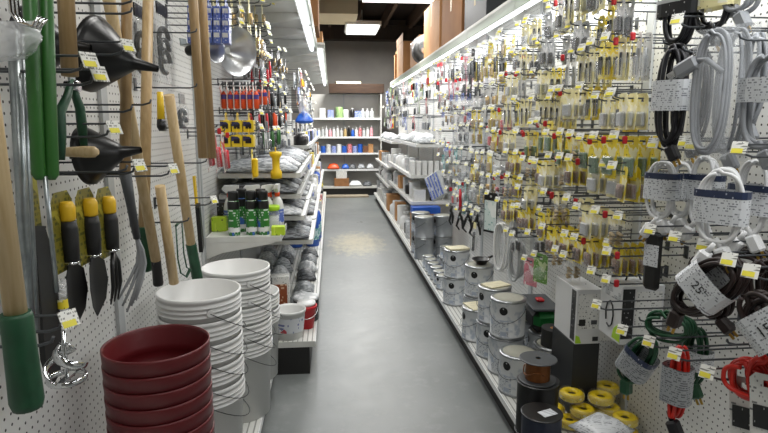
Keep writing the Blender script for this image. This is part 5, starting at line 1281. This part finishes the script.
# ------------------------------------------------------------------ far right bays: shelves
RSH = [(1.235, .40, 'upper'), (.905, .46, 'middle'), (.62, .45, 'lower')]
BW = ['first', 'second', 'third', 'last']
SG = [('carton', 'box', 'whitecard', 'box', 'white carton'), ('tin', 'tin', 'greycard', 'tin', 'grey tin'), ('bottle', 'bottle', 'white2', 'bottle', 'white bottle'), ('carton', 'box', 'greycard', 'box', 'grey carton'), ('tin', 'tin', 'white2', 'tin', 'white tin'), ('carton', 'box', 'cardboard', 'box', 'brown carton'), ('bottle', 'bottle', 'black', 'bottle', 'black bottle')]
for bi in range(5, 9):
    y0 = RB[bi][0]
    for zi, (z, fx, zn) in enumerate(RSH):
        if bi > 6: z -= .10 if zi else .05
        shelf(RG[bi], PXR, 1, .03, 1.19, fx, z)
        if zi == 1 and bi == 5: n0 = 1
        for i in range(4):
            y = y0 + .16 + i * .29
            if zi == 1 and bi == 5 and i == 0: continue
            if zi == 0:
                m = ['bagpale', 'sleeve', 'baggrey', 'bagpale'][i]; softpack('bagged_goods', f'{"grey" if m=="baggrey" else "pale"} bagged pack on the upper shelf, {od(i)} along {BW[bi - 5]} shelved right bay', 'bagged goods', (PXR - fx + .14, y, z + .0006), (.22, .22, .08 + .022 * ((i * 3 + bi) % 3)), m, i + bi, .2 * (i % 3) - .2, 'bagged goods on the upper right shelves')
            else:
                g = SG[int(RND.random() * len(SG))]; s = RND.uniform(.10, .16); h = RND.uniform(.10, .2)
                goods(g[0], f'{g[4]} at the edge of {zn} shelf, {od(i)} along {BW[bi - 5]} shelved right bay', g[1], (PXR - fx + .10, y, z + .0008), (s, s * 1.3 if g[3] == 'box' else s, h), g[2], 'goods on the right shelves', None, g[3])
    for i in range(4):
        g = SG[int(RND.random() * len(SG))]; s = RND.uniform(.13, .19); h = RND.uniform(.13, .26); y = y0 + .16 + i * .29
        goods(g[0], f'{g[4]} on the base deck, {od(i)} along {BW[bi - 5]} shelved right bay', g[1], (DXR + .12, y, DK), (s, s * 1.25 if g[3] == 'box' else s, h), g[2], 'goods on the right shelves', None, g[3])
# row of white sleeves standing on the middle shelf, blue box and dark bottle beyond the tins
for i in range(6):
    goods('carton', f'white narrow carton in the row on the middle shelf end, {od(i)} from the aisle', 'box', (PXR - .43 + i * .065, 6.02, .9058), (.05, .12, .15), 'whitecard', 'white narrow cartons in a row', None, 'box')
slab('flat_box', 'bright blue flat box lying on the brown carton beyond the grey tins', 'box', (.99, 5.84, DK + .371), (.30, .15, .07), 'blue', 0)
goods('carton', 'brown carton under the bright blue flat box', 'box', (.99, 5.84, DK), (.30, .16, .37), 'cardboard', None, None, 'box')
goods('bottle', 'dark bottle standing at the near end of the lower shelf above blue box', 'bottle', (PXR - .20, 6.02, .6208), (.07, .07, .17), 'black', None, None, 'bottle')
p = P(436, 186, X=.98)
t = thing('blue_rack_pack', 'blue and white striped pack tilted at the end of the white shelves', 'pack', p, PI + .5); t.rotation_euler = (.5, 0, PI + .6); o = MB().bbox((-.02, -.10, -.12), (.02, .10, .12), .006); o.build('tray', 'lgrey', t)
for k in range(5): MB().box((.0205, -.09 + k * .038, -.11), (.024, -.072 + k * .038, .11)).build('slat', 'bluecard', t)
# ------------------------------------------------------------------ boxes on the top shelves
TZ = TOP + .0205
def topbox(label, x0, x1, y0, y1, h, m='cardboard', name='cardboard_box', flaps=False):
    t = thing(name, label, 'box', ((x0 + x1) / 2, (y0 + y1) / 2, TZ)); hx, hy = (x1 - x0) / 2, (y1 - y0) / 2
    MB().bbox((-hx, -hy, 0), (hx, hy, h), .004).build('box', m, t)
    MB().box((-hx - .0008, -.025, h * .55), (hx + .0008, .025, h + .0008)).build('packing_tape', 'tan', t)
    if flaps: MB().box((-hx - .004, -hy, h), (-hx, hy, h + .12)).build('flap', m, t)
    return t
topbox('big brown cardboard box on top of the right bays, farther one', 1.135, 1.62, 5.96, 6.95, .56)
topbox('big brown cardboard box on top of the right bays, nearer one', 1.15, 1.62, 5.02, 5.92, .52, 'dcardboard')
topbox('dark grey box on top of the right bays near the cut-off top edge', 1.16, 1.55, 4.25, 4.95, .30, 'dgrey', 'carton')
topbox('tall narrow cardboard box beyond the bagged black roll', 1.13, 1.5, 8.9, 9.75, .50, 'cardboard', flaps=True)
topbox('low cardboard box behind the bagged black roll', 1.2, 1.6, 7.75, 8.6, .42, 'cardboard')
t = thing('bagged_roll', 'black roll in clear film on top of the right bays', 'roll', (1.19, 7.35, TZ))
MB().lathe([(.06, -.13), (.15, -.13), (.15, .13), (.06, .13), (.06, -.13)], 28, 0, Matrix.Translation((.02, 0, .151)) @ Matrix.Rotation(PI / 2, 4, 'X')).build('roll', 'softblack', t)
bag(.46, .34, .36, 51, 'film', .03).build('film_wrap', 'film', t, (.02, 0, .36))
for i in range(4):
    b = P(391 - i * 3.5, 90, X=1.14 + .01 * i); L = .42 + .08 * (i % 2)
    o = MB().bbox((-.02, -.05, 0), (.02, .05, L), .002).build('wooden_board', 'wood3' if i % 2 else 'cardboard', loc=(1.14 + .045 * i, 10.0 + i * .18, TZ)); tag(o, 'short wooden board standing on the far end of the right bays, ' + od(i) + ' from the boxes', 'board', 'short boards on the top shelf')
p = P(331, 42, Z=TZ)
for i, (x1, y0, y1, h, m, lb) in enumerate(((-.09, 4.7, 5.3, .30, 'dcardboard', 'brown cardboard box on top of the left bays above the glove trays'), (-.08, 6.6, 7.3, .26, 'cardboard', 'cardboard box on top of the left bays, second from near'), (-.075, 8.3, 9.2, .34, 'dcardboard', 'cardboard box on top of the left bays, farthest'))):
    topbox(lb, x1 - .5, x1, y0, y1, h, m)
# ------------------------------------------------------------------ shelving across the end of the aisle
t = thing('shelving_unit', 'white shelving unit of five levels across the end of the aisle', 'shelving', (.27, 11.9, 0))
MB().box((-.85, 0, 0), (.75, .02, 2.06)).build('back_panel', 'backpanel', t)
MB().box((-.012, -.012, .2), (.012, -.0005, 2.06)).build('upright', 'lgrey', t)
for s in (-.85, .73): MB().box((s, -.48, 0), (s + .02, -.0005, 2.06)).build('side_panel', 'shelfwhite', t)
BZ = [1.568, 1.194, .866, .535]
for z in BZ:
    o = MB().box((-.828, -.44, z - .03), (.728, -.013, z)).build('shelf', 'shelfwhite', t); MB().box((-.828, -.447, z - .032), (.728, -.4405, z + .006)).build('price_rail', 'white2', o)
MB().box((-.828, -.5, .15), (.728, -.013, .19)).build('base_deck', 'shelfwhite', t); MB().box((-.828, -.47, 0), (.728, -.02, .149)).build('kick_base', 'kick', t)
MB().bbox((-.30, -.5, 2.061), (.80, .1, 2.24), .004).build('top_board', 'darkwood', t)
def bx(u): return P(u, 140, Y=11.55).x
YG = 11.56
def row(z, items, nm):
    for i, (u, w, h, g, m, ds) in enumerate(items):
        goods(g, f'{ds}, {od(i)} from left on the {nm} shelf at the aisle end', g, (bx(u), YG, z + .0008), (w, min(w, .22), h), m, f'goods on the {nm} end shelf', None, {'carton': 'box', 'tin': 'tin', 'bottle': 'bottle'}[g])
row(BZ[0], [(323, .12, .2, 'carton', 'whitecard', 'white carton'), (331, .12, .16, 'carton', 'bluecard', 'blue and white carton'), (339.5, .15, .22, 'tin', 'greencard', 'pale green tub'), (346, .11, .17, 'tin', 'white2', 'white tub'), (352.5, .10, .20, 'bottle', 'black', 'black bottle'), (358, .13, .14, 'carton', 'bluecard', 'violet blue carton'), (363, .09, .19, 'bottle', 'lgrey', 'grey jar'), (367.5, .09, .19, 'bottle', 'lgrey', 'grey jar'), (372, .09, .19, 'bottle', 'lgrey', 'grey jar')], 'top')
ms = ['white2', 'lgrey', 'white2', 'pinkcard', 'white2', 'whitecard', 'lgrey', 'tan', 'black', 'blue', 'white2', 'redcard', 'lgrey', 'orangebottle', 'pinkcard']
nmz = {'white2': 'white', 'lgrey': 'grey', 'pinkcard': 'pink', 'whitecard': 'printed white', 'tan': 'tan', 'black': 'black', 'blue': 'blue', 'redcard': 'red', 'orangebottle': 'pale'}
row(BZ[1], [(319 + i * 3.75, .066, .17 + .05 * ((i * 7) % 3) / 2, 'bottle', ms[i], nmz[ms[i]] + ' bottle') for i in range(15)], 'second')
ms2 = ['blue', 'whitecard', 'bluecard', 'white2', 'blue', 'redcard', 'bluecard', 'blue', 'brown', 'cardboard']
row(BZ[2], [(323 + i * 5.3, .10, .14 + .04 * (i % 2), 'tin' if i < 8 else 'carton', ms2[i], {'blue': 'blue', 'whitecard': 'printed white', 'bluecard': 'printed blue', 'white2': 'white', 'redcard': 'red', 'brown': 'brown', 'cardboard': 'cardboard'}[ms2[i]] + (' tin' if i < 8 else ' carton')) for i in range(10)], 'third')
softpack('orange_pack', 'orange soft pack on the fourth shelf at the aisle end', 'pack', (bx(333), YG, BZ[3] + .0006), (.24, .24, .13), 'orange', 2)
for i, (u, m, n_) in enumerate(((345, 'blue', 'blue'), (352, 'bagdark', 'dark grey'), (361, 'baggrey', 'grey'), (370, 'lgrey', 'pale'))):
    softpack('bagged_goods', f'{n_} bagged pack beside the orange pack on the fourth end shelf, {od(i)} along', 'bagged goods', (bx(u), YG, BZ[3] + .0006), (.15, .2, .12), m, i + 2, 0, 'bagged goods on the fourth end shelf')
goods('carton', 'white labelled carton on top of a brown box at the foot of the end shelving', 'box', (bx(341), YG - .02, .352), (.22, .18, .145), 'whitecard', None, None, 'box')
goods('carton', 'brown box on the deck of the end shelving under a white carton', 'box', (bx(341), YG - .02, .1908), (.30, .24, .16), 'dcardboard', None, None, 'box')
softpack('bagged_goods', 'pale bagged pack on the deck of the end shelving', 'bagged goods', (bx(355), YG - .02, .1908), (.26, .24, .12), 'white2', 1)
softpack('bagged_goods', 'dark bagged pack on the right of the end shelving deck', 'bagged goods', (bx(367), YG - .02, .1908), (.18, .24, .10), 'bagdark', 1)
M['sheetboard'] = noisy('worn cardboard', '#8b7f6c', '#a09582', 5, .8)
slab('cardboard_sheet', 'flat cardboard sheet lying on the floor before the end shelving', 'cardboard', (bx(345), 11.22, .0005), (.9, .3, .03), 'sheetboard', .03)
slab('paper_stack', 'pale papers lying on the dark wooden board above the end shelving', 'papers', (.35, 11.6, 2.2405), (.5, .25, .05), 'creamcard', .1)
# ------------------------------------------------------------------ light and view
wd = bpy.data.worlds.new('room air'); SC.world = wd; wd.use_nodes = True
wd.node_tree.nodes['Background'].inputs[0].default_value = (.8, .85, .9, 1); wd.node_tree.nodes['Background'].inputs[1].default_value = .05
SC.view_settings.view_transform = 'Standard'; SC.view_settings.look = 'None'; SC.view_settings.exposure = EXPOSURE; SC.view_settings.gamma = 1
SC.view_settings.use_curve_mapping = False
SC.cycles.use_denoising = True
SC.cycles.max_bounces = 6; SC.cycles.transparent_max_bounces = 12; SC.cycles.sample_clamp_indirect = 4
